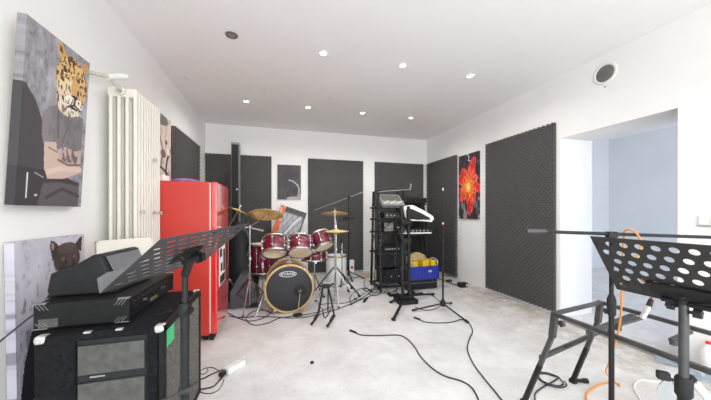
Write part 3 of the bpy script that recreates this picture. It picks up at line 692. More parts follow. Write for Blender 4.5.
# ================================================================== KEYBOARD STAND
t=thing('keyboard_stand','dark grey steel keyboard stand with splayed legs before the doorway','keyboard stand',(1.7,.85,0))
Z=.603; xa,xb=1.492,1.965; ya,yb=1.195,1.275; ye=.18
def flat(p): return Vector(p)
for x,y in ((xa,ya),(xb,yb)): MB().bar((x,y+.02,Z),(x,ye,Z),.017,.020).build('rail','steel',t)
for yy in (1.21,ye+.05): MB().bar((xa,yy-.01,Z+.004),(xb,yy+(.06 if yy>1 else 0),Z+.004),.028,.014).build('cross_bar','steel',t)
MB().bar((xa,1.02,Z-.03),(xb+.02,1.12,Z-.03),.03,.02).build('lower_cross_bar','steel',t)
for (x,y,fx,fy) in ((xa,ya,1.452,1.36),(xb,yb,1.955,1.44),(xa,ye+.06,1.452,-.06),(xb,ye+.06,1.955,-.06)):
    top=Vector((x,y+.005,Z-.005)); ft=Vector((fx,fy,.018)); kn=Vector((x-.005,y+.015,Z-.13)) if y>.5 else Vector((x-.005,y-.01,Z-.13))
    lg=MB().bar(top,kn,.024,.030,up=(0,1,0)).bar(kn+Vector((0,0,.004)),ft,.018,.022,up=(0,1,0)).build('leg','steel',t)
    MB().bar(kn.lerp(ft,.42),ft+Vector((0,0,.002)),.020,.024,up=(0,1,0)).build('dark_sleeve','blkmetal',lg)
    MB().box((fx-.018,fy-.020,0),(fx+.018,fy+.020,.028),.006).build('rubber_foot','rubber',lg)
    if x==xb and y>.5: MB().cyl((fx+.02,fy,.014),(fx+.075,fy-.02,.014),.012).cyl((fx+.07,fy-.018,.014),(fx+.095,fy-.027,.014),.016).build('levelling_screw','rubber',lg)
    wing_knob(MB(),(x+.02,y-.0,Z-.055),(1,-.1,0),.016).build('clamp_knob','steel',lg)
for yy,fy in ((ya,1.36),(ye+.06,-.06)):
    k1=Vector((xa,yy,Z)).lerp(Vector((1.452,fy,0)),.46); k2=Vector((xb,yy+(.08 if yy>.5 else 0),Z)).lerp(Vector((1.955,fy+(.08 if yy>.5 else 0),0)),.40)
    MB().bar(k1,k2,.020,.022).bar(k1.lerp(k2,.45),Vector(((xa+xb)/2,yy-(.16 if yy>.5 else -.14),Z-.02)),.018,.014).build('leg_brace','steel',t)
for x,y in ((1.74,1.05),(1.80,.86)): MB().cyl((x,y,Z-.055),(x,y,Z-.03),.016).bar((x-.02,y,Z-.03),(xb,y+.02,Z-.02),.02,.012).build('support_pad','steel',t)

# ================================================================== BOOM MICROPHONE STAND AT THE DOORWAY
pp=Vector((1.462,.906,0))
t=thing('microphone_stand','black boom stand with a long horizontal arm behind the round-holed music desk','microphone stand',pp)
MB().cyl((pp.x,pp.y,.04),(pp.x,pp.y,.74),.0105).build('lower_tube','blkmetal',t)
MB().cyl((pp.x,pp.y,.70),(pp.x,pp.y,1.065),.0085).build('upper_tube','blkmetal',t)
MB().lathe([(.010,0),(.016,.01),(.017,.075),(.012,.095),(.009,.10)],(pp.x,pp.y,.70),n=18).build('height_clutch','rubber',t)
rv=Vector((CT,-ST,0)); c=Vector((pp.x,pp.y,1.072))
l=c-rv*.385+Vector((0,0,.016)); r=c+rv*.62+Vector((0,0,-.018))
bm_=MB().cyl(l,r,.0078).build('boom_arm','blkmetal',t)
MB().cyl(l-rv*.002,l+rv*.085,.0105).build('counterweight','steel',bm_)
MB().box((-.022,-.013,-.014),(.022,.013,.014),.005,frame_mx(c,rv,(0,0,1))).build('boom_clamp','rubber',t)
for a in (90,-150,-30):
    d=Vector((math.cos(math.radians(a+12)),math.sin(math.radians(a+12)),0)); e=Vector((pp.x,pp.y,.012))+d*.26
    MB().cyl(Vector((pp.x,pp.y,.08)),e,.008).cyl(e-d*.03,e,.012).build('leg','blkmetal',t)

# orange cables and connectors at the boom
cb=thing('orange_cable','orange cable looped over the boom arm and hanging down to the floor','cable',(1.5,1.0,.9))
pts=[DZ(634,262,1.24),DZ(641,246,1.245),DZ(637,234,1.25),DZ(630,229.5,1.262),DZ(624.5,231.5,1.285),DZ(623.5,240,1.295),DZ(622.5,255,1.30),DZ(622,275,1.305),DZ(621.5,292,1.31),DZ(621,312,1.36),DZ(617.5,335,1.46),DZ(611,358,1.60),DZ(606,372,1.72),FL(612,379,.02),FL(620,386.5,.006)]
MB().tube(spline(pts,8),.0042,8).build('jacket','orange',cb)
cb=thing('orange_cable','orange cable curling on the floor under the keyboard stand','cable',(1.9,1.2,0))
pts=[FL(620,384,.006),FL(610,382,.006),FL(598,385,.006),FL(588.5,391,.006),FL(586,398,.006),FL(588,410,.006),FL(575,440,.006)]
MB().tube(spline(pts,8),.0048,8).build('jacket','orange',cb)
cb=thing('cable_connector','silver cable plug with a black sleeve dangling below the music desk','connector',tuple(DZ(648,304,1.27)))
MB().tube(spline([DZ(638,276,1.255),DZ(643,281,1.258),DZ(650,287,1.262),DZ(652,294,1.266),DZ(651,301,1.27)],8),.0042,8).build('lead','brown',cb)
MB().cyl(DZ(651.5,299,1.27),DZ(648.5,307,1.27),.0085,.0115).build('black_sleeve','rubber',cb)
MB().cyl(DZ(648.6,306.5,1.27),DZ(642,318.5,1.27),.0115,.0105).build('metal_shell','silver',cb)
tag(MB().tube(spline([DZ(632,274,1.21),DZ(640,283,1.19),DZ(650,290,1.15),DZ(660,297,1.10),DZ(668,300,1.06),DZ(690,303,1.0),DZ(712,305,.93),DZ(735,306,.87)],8),.0026,8).build('thin_lead','cable',loc=tuple(DZ(650,290,1.15))),'thin dark lead looped under the round-holed music desk','cable')
tag(MB().tube(spline([FL(760,383,.005),FL(711,381,.005),FL(690,383.5,.005),FL(660,382,.005),FL(643,380,.005),FL(636,383,.005),FL(634.5,389,.005),FL(639,397,.005),FL(648,412,.005)],8),.005,8).build('white_cable','white',loc=tuple(FL(660,380))),'white cable bending across the floor under the keyboard stand','cable')
def loops(c, rx, ry, n, r, seed):
    q=random.Random(seed); out=[]
    for i in range(n*14):
        a=2*PI*i/14; k=1+.22*math.sin(a*.37+seed)+q.uniform(-.03,.03)
        out.append(Vector((c.x+rx*k*math.cos(a)+.02*math.sin(i*.13), c.y+ry*k*math.sin(a), r+.0015+r*1.9*(i//14)*.9)))
    return out
c=FL(549,381)
pts=[FL(534,430,.006),FL(535,402,.006),FL(537,391,.006)]+loops(c,.080,.085,2,.0045,3)
tag(MB().tube(spline(pts,4),.0045,8).build('coiled_cable','cable',loc=tuple(c)),'black cable coiled in loops by the keyboard stand leg','cable')

# bottles
def bottle(loc, r, h, label, axis=(0,0,1), body='pet', cap='white', capname='cap', labelband=None, group='plastic bottles by the doorway'):
    t=thing('water_bottle',label,'bottle',loc,group); s=h/.3
    MB().lathe([(.0001,.006),(r*.55,.0),(r*.92,.006),(r,.02),(r,.09*s),(r*.95,.10*s),(r,.11*s),(r,.19*s),(r*.8,.225*s),(r*.42,.262*s),(r*.32,.272*s),(r*.32,.284*s)],loc,axis,24).build('body',body,t)
    MB().lathe([(r*.36,.276*s),(r*.40,.278*s),(r*.40,.298*s),(r*.30,.3*s),(.0001,.3*s)],loc,axis,20).build(capname,cap,t)
    if labelband: MB().lathe([(r*1.01,.115*s),(r*1.01,.185*s)],loc,axis,24).build('paper_label',labelband,t)
    return t
p=DZ(668,392,1.55); bottle((p.x,p.y,0),.043,.27,'clear upright water bottle on the floor behind the music stand post',cap='white')
p=FL(650,361); bottle((p.x+.05,p.y,.040),.037,.26,'blue tinted water bottle lying on the floor by the door threshold',axis=(.35,-.94,0),body='petblue')
p=FL(694,381); bottle((p.x,p.y,.045),.042,.28,'blue tinted water bottle lying beside the white bottle',axis=(.94,-.34,0),body='petblue')
p=DZ(709,360,2.02); bottle((p.x,p.y,0),.042,.235,'white bottle with a red cap standing near the door wall',body='white',cap='redplastic',capname='red_cap',labelband='paper')

# ================================================================== RED FRIDGE
fx0,fx1,fy0,fy1,fz=-1.12,-.60,2.79,3.38,1.45
t=thing('fridge','glossy red fridge freezer against the left wall','fridge',((fx0+fx1)/2,(fy0+fy1)/2,0))
MB().box((fx0,fy0,.05),(fx1,fy1,fz),.008).build('body','redside',t)
MB().box((fx1-.002,fy0+.008,.07),(fx1+.012,fy1-.008,fz-.01)).build('door_seal','ivory',t)
for (a,b,nm) in ((.06,.975,'fridge_door'),(1.0,1.452,'freezer_door')):
    d=MB().box((fx1+.008,fy0,a),(fx1+.065,fy1,b),.014,seg=3).build(nm,'red',t)
    if nm=='freezer_door': MB().box((fx1+.03,fy0+.05,a-.012),(fx1+.060,fy0+.30,a+.002)).build('grip_recess','rubber',d)
    else:
        MB().box((fx1+.02,fy0+.02,b-.002),(fx1+.058,fy0+.30,b+.012)).build('grip_recess','rubber',d)
        for q in range(4): MB().box((fx1+.062,fy0+.05+q*.13,b+.006),(fx1+.066,fy0+.08+q*.13,b+.016)).build('hinge_cap','silver',d)
MB().box((fx1,fy0+.02,.0),(fx1+.03,fy1-.02,.055)).build('plinth','rubber',t)
for y in (fy0+.05,fy1-.05):
    for x in (fx0+.05,fx1-.04): MB().cyl((x,y,0),(x,y,.055),.018).build('foot','rubber',t)
pt=tag(MB().box((fx1+.0655,2.87,.47),(fx1+.0675,3.17,.84)).build('sticker_sheet','paper',loc=(fx1+.066,3.0,.6)),'black and white sheet stuck on the lower fridge door','sticker')
for i,(a,b,c_,d_) in enumerate(((2.90,3.15,.48,.56),(2.93,3.02,.60,.68),(3.06,3.15,.58,.80),(2.89,3.0,.74,.82))): MB().box((fx1+.0675,a,c_),(fx1+.0685,b,d_)).build('dark_print','head',pt)
# things on top
tag(MB().lathe([(.0001,.0),(.10,.006),(.135,.02),(.12,.038),(.07,.052),(.0001,.055)],(-.88,3.10,fz),n=28).build('cloth_bundle','purple',loc=(-.88,3.10,fz)),'purple cloth bundle lying on top of the red fridge','cloth')
mb=MB()
for q in range(7):
    a=random.uniform(0,6.28); mb.box((-.03,-.02,0),(.03,.02,random.uniform(.03,.07)),.006,Matrix.Translation((-1.04+random.uniform(-.05,.05),2.90+random.uniform(-.06,.06),fz))@Matrix.Rotation(a,4,'Z'))
tag(mb.build('paper_packet','paper',loc=(-1.04,2.90,fz)),'crumpled white paper packet on the fridge next to the radiator','packet')

# ================================================================== BEHIND THE FRIDGE
t=thing('column_loudspeaker','slim black column loudspeaker rising behind the red fridge','loudspeaker',(-.62,4.62,0))
MB().box((-.85,4.40,.0),(-.45,4.86,.62),.015).build('bass_cabinet','tolex',t)
c=MB().box((-.685,4.55,.62),(-.565,4.69,2.235),.012).build('column','grey',t)
MB().box((-.672,4.545,.70),(-.578,4.552,2.20)).build('grille','blk',c)
MB().cyl((-.60,4.546,1.52),(-.60,4.538,1.52),.012).build('badge','silver',c)
# black gig bag slumped behind the fridge
t=thing('gig_bag','black soft gig bag slumped between the fridge and the drum kit','bag',(-.5,4.02,0))
pr=[(.03,.0),(.15,.015),(.19,.12),(.20,.40),(.17,.62),(.13,.82),(.10,.96),(.07,1.03),(.0001,1.05)]
g=MB().lathe(pr,(0,0,0),n=26)
for i,v in enumerate(g.v):
    g.v[i]=Vector((v.x*1.15+.04*math.sin(v.z*5),v.y*.62+.10*v.z+.015*math.sin(v.z*17+v.x*20),v.z))+Vector((-.50,3.98,0))
g.build('body','blk',t)
MB().tube(spline([(-.50,4.0,1.0),(-.40,3.98,.9),(-.36,3.93,.72),(-.40,3.90,.60)],6),.012,8).build('strap','slategrey',t)
# grey floor monitor
t=thing('floor_monitor','grey wedge floor monitor beside the fridge, left of the bass drum','loudspeaker',(-.40,3.75,0))
Y0,Y1=3.64,3.98
mb=MB().prism([(-.55,Y0,.005),(-.27,Y0,.005),(-.235,Y0,.10),(-.375,Y0,.40),(-.45,Y0,.41),(-.56,Y0,.20)],(0,Y1-Y0,0)); mb.build('case','slategrey',t)
MB().prism([(-.262,Y0+.02,.115),(-.372,Y0+.02,.385),(-.372,Y1-.02,.385),(-.262,Y1-.02,.115)],(.012,0,.006)).build('grille','greyvent',t)

# ================================================================== DRUM KIT
kx,ky,kz=.13,3.32,.284
t=thing('bass_drum','maroon bass drum with a black front head and pale wooden hoop','drum',(kx,ky+.2,0),'drums of the kit')
MB().lathe([(.258,.03),(.266,.03),(.266,.42),(.258,.42)],(kx,ky,kz),(0,1,0),48).build('shell','maroon',t)
for nm,y in (('front_hoop',ky-.010),('rear_hoop',ky+.415)):
    MB().lathe([(.262,.0),(.283,.0),(.283,.045),(.270,.045),(.262,.04),(.262,.0)],(kx,y,kz),(0,1,0),48).build(nm,'wood',t)
hd=MB().lathe([(.0001,.012),(.2,.010),(.264,.014)],(kx,ky-.004,kz),(0,1,0),48).build('front_head','head',t)
MB().lathe([(.0001,.0),(.264,.0)],(kx,ky+.435,kz),(0,1,0),40).build('rear_head','cream',t)
mxl=Matrix.Translation((kx-.018,ky+.0035,kz+.168))@Matrix.Rotation(PI/2,4,'X')
lg=text_mb('EVANS',.047,mxl@Matrix.Diagonal((1.15,1,1,1))); 
ring=[];
for (ro,ri) in ((1.0,.88),):
    n=40
    for i in range(n): ring.append(((.098*ro*math.cos(2*PI*i/n)),(.034*ro*math.sin(2*PI*i/n))))
    for i in range(n): ring.append(((.092*math.cos(2*PI*i/n)),(.028*math.sin(2*PI*i/n))))
    lg.add([mxl@Vector((x,y,0)) for x,y in ring],[[i,(i+1)%n,n+(i+1)%n,n+i] for i in range(n)])
lg.build('logo','white',hd)
MB().lathe([(.052,-.001),(.064,-.003),(.066,.004)],(kx+.118,ky+.006,kz-.03),(0,1,0),30).build('port_ring','blk',hd)
MB().lathe([(.0001,.0),(.056,.0)],(kx+.118,ky+.0045,kz-.03),(0,1,0),30).build('port_hole','rubber',hd)
for i in range(10):
    a=2*PI*(i+.5)/10; d=Vector((math.cos(a),0,math.sin(a))); p=Vector((kx,ky,kz))+d*.283
    MB().box((-.012,-.014,-.008),(.012,.05,.010),.003,frame_mx(p,Vector((-d.z,0,d.x)),d)).cyl(p+Vector((0,.04,0))-d*.004,p+Vector((0,.11,0))-d*.006,.004).build('claw_hook','chrome' if i%2 else 'wood',t)
for s in (-1,1):
    MB().cyl((kx+s*.255,ky+.12,kz+.02),(kx+s*.37,ky-.03,.012),.008).cyl((kx+s*.37,ky-.03,.012),(kx+s*.376,ky-.038,.0),.010,.006).box((kx+s*.25-.02,ky+.09,kz),(kx+s*.25+.02,ky+.15,kz+.05),.008).build('spur_leg','chrome',t)
MB().cyl((kx,ky+.20,kz+.262),(kx,ky+.20,.70),.013).box((kx-.035,ky+.16,kz+.258),(kx+.035,ky+.24,kz+.285),.006).cyl((kx-.10,ky+.19,.69),(kx+.12,ky+.19,.69),.012).box((kx-.025,ky+.17,.66),(kx+.025,ky+.225,.72),.008).build('tom_holder','chrome',t)

def drum(name, label, c, axis, D, dep, nl=6, group='drums of the kit', shell='maroon', open_bottom=False):
    """c: centre; axis: from bottom to top"""
    c=Vector(c); ax=Vector(axis).normalized(); o=c-ax*dep/2; R=D/2
    t=thing(name,label,'drum',tuple(c),group)
    MB().lathe([(R*.955,.0),(R*.97,.0),(R*.97,dep),(R*.955,dep)],o,ax,36).build('shell',shell,t)
    for nm,h in (('bottom_rim',-.008),('top_rim',dep-.018)):
        MB().lathe([(R*.965,h),(R*1.03,h),(R*1.045,h+.006),(R*1.03,h+.026),(R*.965,h+.026)],o,ax,36).build(nm,'chrome',t)
    if open_bottom: MB().lathe([(R*.945,.004),(R*.945,dep-.004)],o,ax,36).build('inside','cream',t)
    else: MB().lathe([(.0001,-.001),(R*.97,-.001)],o,ax,36).build('bottom_head','cream',t)
    MB().lathe([(.0001,dep+.001),(R*.97,dep+.001)],o,ax,36).build('top_head','cream',t)
    u=ax.orthogonal().normalized(); w=ax.cross(u)
    for i in range(nl):
        a=2*PI*(i+.5)/nl; d=u*math.cos(a)+w*math.sin(a)
        lg=MB()
        for h in (dep*.27,dep*.73):
            p=o+ax*h+d*(R*.975); lg.lathe([(.0001,.024),(.011,.022),(.014,.012),(.015,.0)],p,d,12)
        lg.cyl(o+ax*.005+d*(R*1.02),o+ax*(dep-.005)+d*(R*1.02),.0035,n=8)
        lg.build('lug','chrome',t)
    return t
drum('rack_tom','maroon rack tom nearest the crash cymbal, mounted over the bass drum',(-.040,3.46,.768),(-.03,.56,.83),.285,.20,open_bottom=True)
drum('rack_tom','maroon rack tom in the middle, beside the tilted feather canvas',(.262,3.46,.765),(.02,.56,.83),.285,.20)
drum('rack_tom','smaller maroon rack tom nearest the hi-hat',(.548,3.62,.805),(-.26,.46,.85),.255,.20)
t=drum('floor_tom','dark maroon floor tom standing behind the crash cymbal stand',(-.19,4.02,.55),(0,0,1),.40,.38,8)
for k in range(3):
    a=math.radians(30+120*k); d=Vector((math.cos(a),math.sin(a),0)); p=Vector((-.19,4.02,0))+d*.218
    MB().cyl(p+Vector((0,0,.54)),p+Vector((0,0,.01)),.006).cyl(p,p+Vector((0,0,.03)),.010).box(p-d*.01+Vector((-.015,-.015,.44)),p-d*.01+Vector((.015,.015,.52)),.004).build('leg','chrome',t)
drum('snare_drum','maroon snare drum behind the smallest rack tom',(.50,3.98,.56),(0,.06,1),.355,.14,8)
def tripod(t, x, y, hub, top_r, legs, r=.30, mat_='chrome', z0=.0, bar=True):
    for a in legs:
        d=Vector((math.cos(math.radians(a)),math.sin(math.radians(a)),0)); e=Vector((x,y,.012))+d*r
        lg=MB().bar(Vector((x,y,hub))+d*.015,e,.010,.016)
        if bar: lg.bar(Vector((x,y,hub*.28))+d*.012,Vector((x,y,hub)).lerp(e,.55),.008,.010)
        l_=lg.build('leg',mat_,t); MB().cyl(e-d*.03+Vector((0,0,.004)),e+d*.01-Vector((0,0,.002)),.011).build('rubber_foot','rubber',l_)
t=thing('snare_stand','chrome snare stand between bass drum and hi-hat','stand',(.50,3.98,0))
MB().cyl((.50,3.98,.06),(.50,3.98,.46),.012).build('tube','chrome',t); tripod(t,.50,3.98,.28,0,(60,180,300),.22)
bk=MB()
for a in (30,150,270):
    d=Vector((math.cos(math.radians(a)),math.sin(math.radians(a)),0)); bk.bar(Vector((.50,3.98,.455)),Vector((.50,3.98,.478))+d*.17,.014,.010)
bk.build('basket','chrome',t)

def cymbal(label, c, nrm, D, bell=.12, mat_='brass', group='cymbals of the kit', name='cymbal'):
    R=D/2; c=Vector(c); n=Vector(nrm).normalized()
    t=thing(name,label,'cymbal',tuple(c),group)
    pr=[(.006,.034*R/.2),(.03*R/.2,.030*R/.2),(.042*R/.2,.016*R/.2),(R*.6,.008*R/.2),(R,-.008*R/.2),(R,-.0095*R/.2),(R*.6,.0065*R/.2),(.042*R/.2,.0145*R/.2),(.03*R/.2,.028*R/.2),(.006,.032*R/.2)]
    MB().lathe(pr,c,n,44).build('plate',mat_,t)
    MB().cyl(c+n*.030,c+n*.052,.014,.012).cyl(c+n*.05,c+n*.075,.005).box((-.016,-.004,0),(.016,.004,.014),.002,frame_mx(c+n*.058,n.orthogonal(),n)).build('wing_nut','chrome',t)
    return t
def joint(mb,p,r=.018): return mb.lathe([(.0001,-r),(r*.8,-r*.7),(r,0),(r*.8,r*.7),(.0001,r)],p,(0,0,1),14)
# crash stand, left
sx,sy=-.327,3.585
t=thing('cymbal_stand','chrome boom stand carrying the big crash cymbal beside the floor tom','stand',(sx,sy,0))
MB().cyl((sx,sy,.05),(sx,sy,.62),.010).lathe([(.015,0),(.021,.008),(.021,.045),(.014,.05)],(sx,sy,.58),n=16).build('lower_tube','chrome',t)
MB().cyl((sx,sy,.6),(sx,sy,1.01),.0075).build('upper_tube','chrome',t)
cr=Vector((-.142,3.47,1.148)); crn=Vector((.03,.34,.94)).normalized()
e=cr-crn*.022; j=Vector((sx,sy,1.0)); st=j-(e-j)*.40
mb=MB().cyl(st,e,.0075); joint(mb,j,.022); joint(mb,e,.013); mb.cyl(e,cr+crn*.03,.005); mb.build('boom_arm','chrome',t)
e2=Vector((sx+.155,sy-.02,.945)); mb=MB().cyl((sx-.10,sy,1.0),(sx,sy,.985),.010).cyl((sx,sy,.985),e2,.009,.012); joint(mb,Vector((sx,sy,.985)),.019); mb.build('side_arm','chrome',t)
tripod(t,sx,sy,.36,0,(-100,25,160),.29)
cymbal('large bronze crash cymbal with its underside showing, above the first rack tom',cr,crn,.41)
# splash stand, behind the fridge edge
sx,sy=-.60,3.76; cr=Vector((-.462,3.60,1.19)); crn=Vector((.40,.12,.90)).normalized()
t=thing('cymbal_stand','chrome stand half hidden by the fridge, holding the small thin cymbal','stand',(sx,sy,0))
mb=MB().cyl((sx,sy,.05),(sx,sy,.98),.010); mb.build('tube','chrome',t)
mb=MB().cyl((sx,sy,.97),cr-crn*.02,.007); joint(mb,Vector((sx,sy,.97)),.018); joint(mb,cr-crn*.02,.012); mb.cyl(cr-crn*.02,cr+crn*.02,.004); mb.build('boom_arm','darkgold',t)
tripod(t,sx,sy,.34,0,(20,140,250),.20)
cymbal('small thin cymbal tilted edge-on next to the red fridge',cr,crn,.26)
# crash stand, right
sx,sy=.775,3.86
t=thing('cymbal_stand','chrome stand with dark legs carrying the bronze crash above the hi-hat','stand',(sx,sy,0))
MB().cyl((sx,sy,.05),(sx,sy,.66),.010).lathe([(.015,0),(.021,.008),(.021,.045),(.014,.05)],(sx,sy,.63),n=16).build('lower_tube','chrome',t)
MB().cyl((sx,sy,.62),(sx,sy,1.165),.007).lathe([(.015,0),(.020,.008),(.020,.04),(.012,.045)],(sx,sy,.86),n=14).build('upper_tube','chrome',t)
tripod(t,sx,sy,.40,0,(-28,80,185),.36,'blkmetal')
cymbal('bronze crash cymbal on top of the stand, right above the hi-hat',(sx,sy,1.158),(.02,.16,1),.375)
# hi-hat
sx,sy=.738,3.60
t=thing('hi_hat_stand','chrome hi-hat stand with tripod legs and pedal at the end of the kit','stand',(sx,sy,0))
MB().cyl((sx,sy,.04),(sx,sy,.905),.0085).lathe([(.014,0),(.020,.008),(.020,.04),(.012,.045)],(sx,sy,.66),n=14).build('tube','chrome',t)
MB().cyl((sx,sy,.88),(sx,sy,1.06),.004).build('pull_rod','chrome',t)
MB().box((sx-.045,sy-.02,.012),(sx+.045,sy+.26,.022),.003,).box((sx-.035,sy-.03,0),(sx+.035,sy,.03),.006).build('pedal','chrome',t)
tripod(t,sx,sy,.40,0,(-95,-5,170),.27)
hh=thing('hi_hat_cymbals','pair of bronze hi-hat cymbals on the chrome stand beside the smallest tom','cymbal',(sx,sy,.91),'cymbals of the kit')
R=.17
for nm,sg,zz in (('top_cymbal',1,.928),('bottom_cymbal',-1,.912)):
    MB().lathe([(.006,.030),(.026,.027),(.036,.014),(R*.6,.007),(R,-.004),(R,-.0055),(R*.6,.0055),(.036,.0125),(.006,.028)],(sx,sy,zz),(0,0,sg),40).build(nm,'brass',hh)
MB().lathe([(.006,.0),(.016,.0),(.016,.018),(.009,.022),(.009,.05),(.005,.052)],(sx,sy,.955),n=14).build('clutch','chrome',hh)
# short microphone stand beside the hi-hat
sx,sy=.93,4.10
t=thing('microphone_stand','short chrome microphone stand between the hi-hat and the white drum','microphone stand',(sx,sy,0))
MB().cyl((sx,sy,.03),(sx,sy,.72),.009).lathe([(.011,0),(.017,.008),(.017,.05),(.010,.055)],(sx,sy,.52),n=14).build('tube','chrome',t)
MB().cyl((sx,sy,.71),(sx-.03,sy-.03,.76),.011,.016).build('microphone_clip','rubber',t)
tripod(t,sx,sy,.24,0,(0,85,-62),.16,'blkmetal',bar=False)
# kick microphone
t=thing('kick_microphone','dark microphone on a short gold stand poking into the bass drum port','microphone',(kx+.10,ky-.06,0))
p=Vector((kx+.118,ky-.02,kz-.03))
MB().lathe([(.0001,.05),(.022,.045),(.027,.02),(.026,-.03),(.018,-.045),(.0001,-.048)],p,(.15,.9,-.1),18).build('body','vent',t)
MB().cyl(p+Vector((0,-.01,-.02)),(kx+.085,ky-.10,.02),.0045).build('rod','darkgold',t)
MB().lathe([(.0001,.026),(.02,.022),(.055,.012),(.058,.0)],(kx+.085,ky-.10,0),n=24).build('base','rubber',t)
# drum throne behind the kit
t=thing('drum_throne','round black drum stool behind the rack toms','stool',(.22,4.45,0))
MB().lathe([(.0001,.60),(.14,.60),(.165,.585),(.168,.55),(.15,.53),(.0001,.53)],(.22,4.45,-.02),n=30).build('seat','blk',t)
MB().cyl((.22,4.45,.12),(.22,4.45,.52),.014).build('tube','chrome',t); tripod(t,.22,4.45,.34,0,(30,150,270),.24)

# guitar stand in front of the kit
t=thing('guitar_stand','black folding guitar stand on the floor in front of the bass drum','guitar stand',(.42,2.98,0))
f1,f2=FL(311.2,326.0),FL(327,328)
apx=Vector((.505,3.03,.37))
for k,(f,o_,kn) in enumerate(((f1,-1,FL(318.5,314.5,.09)),(f2,1,FL(334.3,316,.09)))):
    a=apx+Vector((o_*.028,0,-.01))
    lg=MB().tube([a,a.lerp(kn,.5),kn],.0095,10).tube([kn,f+Vector((.0,.0,.014))],.0120,10).build('front_leg','blkmetal',t)
    MB().tube([kn+Vector((0,0,.012)),kn.lerp(f,.55)+Vector((0,0,.010))],.0175,10).build('padded_arm','rubber',lg)
    MB().tube([f.lerp(kn,.12)+Vector((0,0,.014)),f+Vector((0,0,.014))],.0145,10).build('rubber_foot','rubber',lg)
    MB().tube([a,Vector((a.x+o_*.03,3.22,.010))],.009,10).build('rear_leg','blkmetal',t)
MB().box((apx.x-.045,apx.y-.03,apx.z-.03),(apx.x+.045,apx.y+.03,apx.z+.01),.008).tube(spline([apx+Vector((-.04,-.02,0)),apx+Vector((-.08,-.05,.015)),apx+Vector((-.06,-.08,.02))],6),.010,8).tube(spline([apx+Vector((.04,-.02,0)),apx+Vector((.075,-.05,.02)),apx+Vector((.06,-.08,.03))],6),.010,8).build('hinge_block','rubber',t)
MB().tube(spline([FL(322,308,.14),FL(325,318,.03),FL(331,309,.14)],8),.006,8).build('chain','rubber',t)

# behind the kit: white drum, small carton, cardboard
wd=(.955,4.64)
t=thing('white_drum','white floor drum with a brass hoop standing behind the hi-hat','drum',(wd[0],wd[1],0),'drums of the kit')
MB().lathe([(.165,.0),(.172,.01),(.172,.42),(.165,.43)],(*wd,0.0),n=40).build('shell','white',t)
MB().lathe([(.165,.425),(.182,.425),(.182,.452),(.165,.452)],(*wd,0.0),n=40).build('top_hoop','darkgold',t)
MB().lathe([(.0001,.446),(.168,.446)],(*wd,0.0),n=40).build('drum_skin','paper',t)
t=thing('carton','small white carton with a red label standing by the back wall','carton',(1.36,5.13,0))
MB().box((1.30,5.09,.0),(1.395,5.17,.26),.003).build('box','paper',t); MB().box((1.325,5.0885,.10),(1.375,5.091,.15)).build('red_label','redplastic',t)
tag(MB().box((1.40,4.72,0),(1.95,5.05,.012),.002).build('cardboard_sheet','beige',loc=(1.67,4.88,0)),'flat beige cardboard sheet on the floor in front of the back wall','cardboard')

# ================================================================== BACK BOOM STAND
bx,by=1.215,4.80
t=thing('microphone_stand','black boom stand with a long raised arm before the back wall foam','microphone stand',(bx,by,0))
MB().cyl((bx,by,.04),(bx,by,.82),.0125).build('lower_tube','blkmetal',t)
MB().cyl((bx,by,.78),(bx,by,1.44),.0085).lathe([(.010,0),(.019,.01),(.019,.07),(.010,.085)],(bx,by,.79),n=14).build('upper_tube','blkmetal',t)
d=Vector((CT*.935,-ST*.935,.35)).normalized(); c=Vector((bx,by,1.435))
MB().cyl(c-d*.66,c+d*.245,.0085).cyl(c+d*.2,c+d*.26,.016).build('boom_arm','dullsteel',t)
mb=MB(); joint(mb,c,.03); mb.build('boom_clamp','rubber',t)
mb=MB().box((bx-.11,by-.05,1.03),(bx-.03,by-.02,1.10),.006).cyl((bx-.06,by-.03,1.03),(bx-.02,by,1.05),.008).cyl((bx-.02,by,1.08),(bx+.10,by-.05,1.06),.012).build('microphone_holder','blk',t)
for a in (80,-30,268):
    dd=Vector((math.cos(math.radians(a)),math.sin(math.radians(a)),0)); e=Vector((bx,by,.012))+dd*.28
    MB().cyl(Vector((bx,by,.12)),e,.009).cyl(e-dd*.04,e,.012).build('leg','blkmetal',t)

# ================================================================== KEYBOARD CORNER
# tall tiered rack
t=thing('keyboard_rack','tall black tiered keyboard rack in the corner full of equipment','rack',(1.67,4.05,0))
X0,X1,Y0,Y1=1.455,1.86,3.86,4.24
for x in (X0,X1):
    for y,lean in ((Y0,-.03),(Y1,.03)):
        lg=MB().bar((x,y+lean,.0),(x,(Y0+Y1)/2+(y-(Y0+Y1)/2)*.55,1.50),.030,.030,up=(1,0,0)).build('upright','blkmetal',t)
        mb=MB()
        for q in range(9):
            f=.45+q*.055; p=Vector((x,y+lean,0)).lerp(Vector((x,(Y0+Y1)/2+(y-(Y0+Y1)/2)*.55,1.50)),f); mb.cyl(p+Vector((0,-.016,0)),p+Vector((0,-.0165-.002,0)),.005,n=8)
        mb.build('height_marks','silver',lg)
    MB().bar((x,Y0-.02,.05),(x,Y1+.02,.05),.03,.03).build('base_rail','blkmetal',t)
for z0_,z1_ in ((.10,.84),(.88,1.22)): MB().bar((X0,Y0-.012,z0_),(X1,Y0+.05,z1_),.014,.010).build('diagonal_brace','blkmetal',t)
for z,nm in ((.06,'lower_bar'),(.55,'cross_bar'),(.86,'cross_bar'),(1.06,'cross_bar'),(1.24,'cross_bar')):
    for y in (Y0+.03*(z),Y1-.03*z): MB().bar((X0-.04,y,z),(X1+.04,y,z),.024,.028).build(nm,'blkmetal',t)
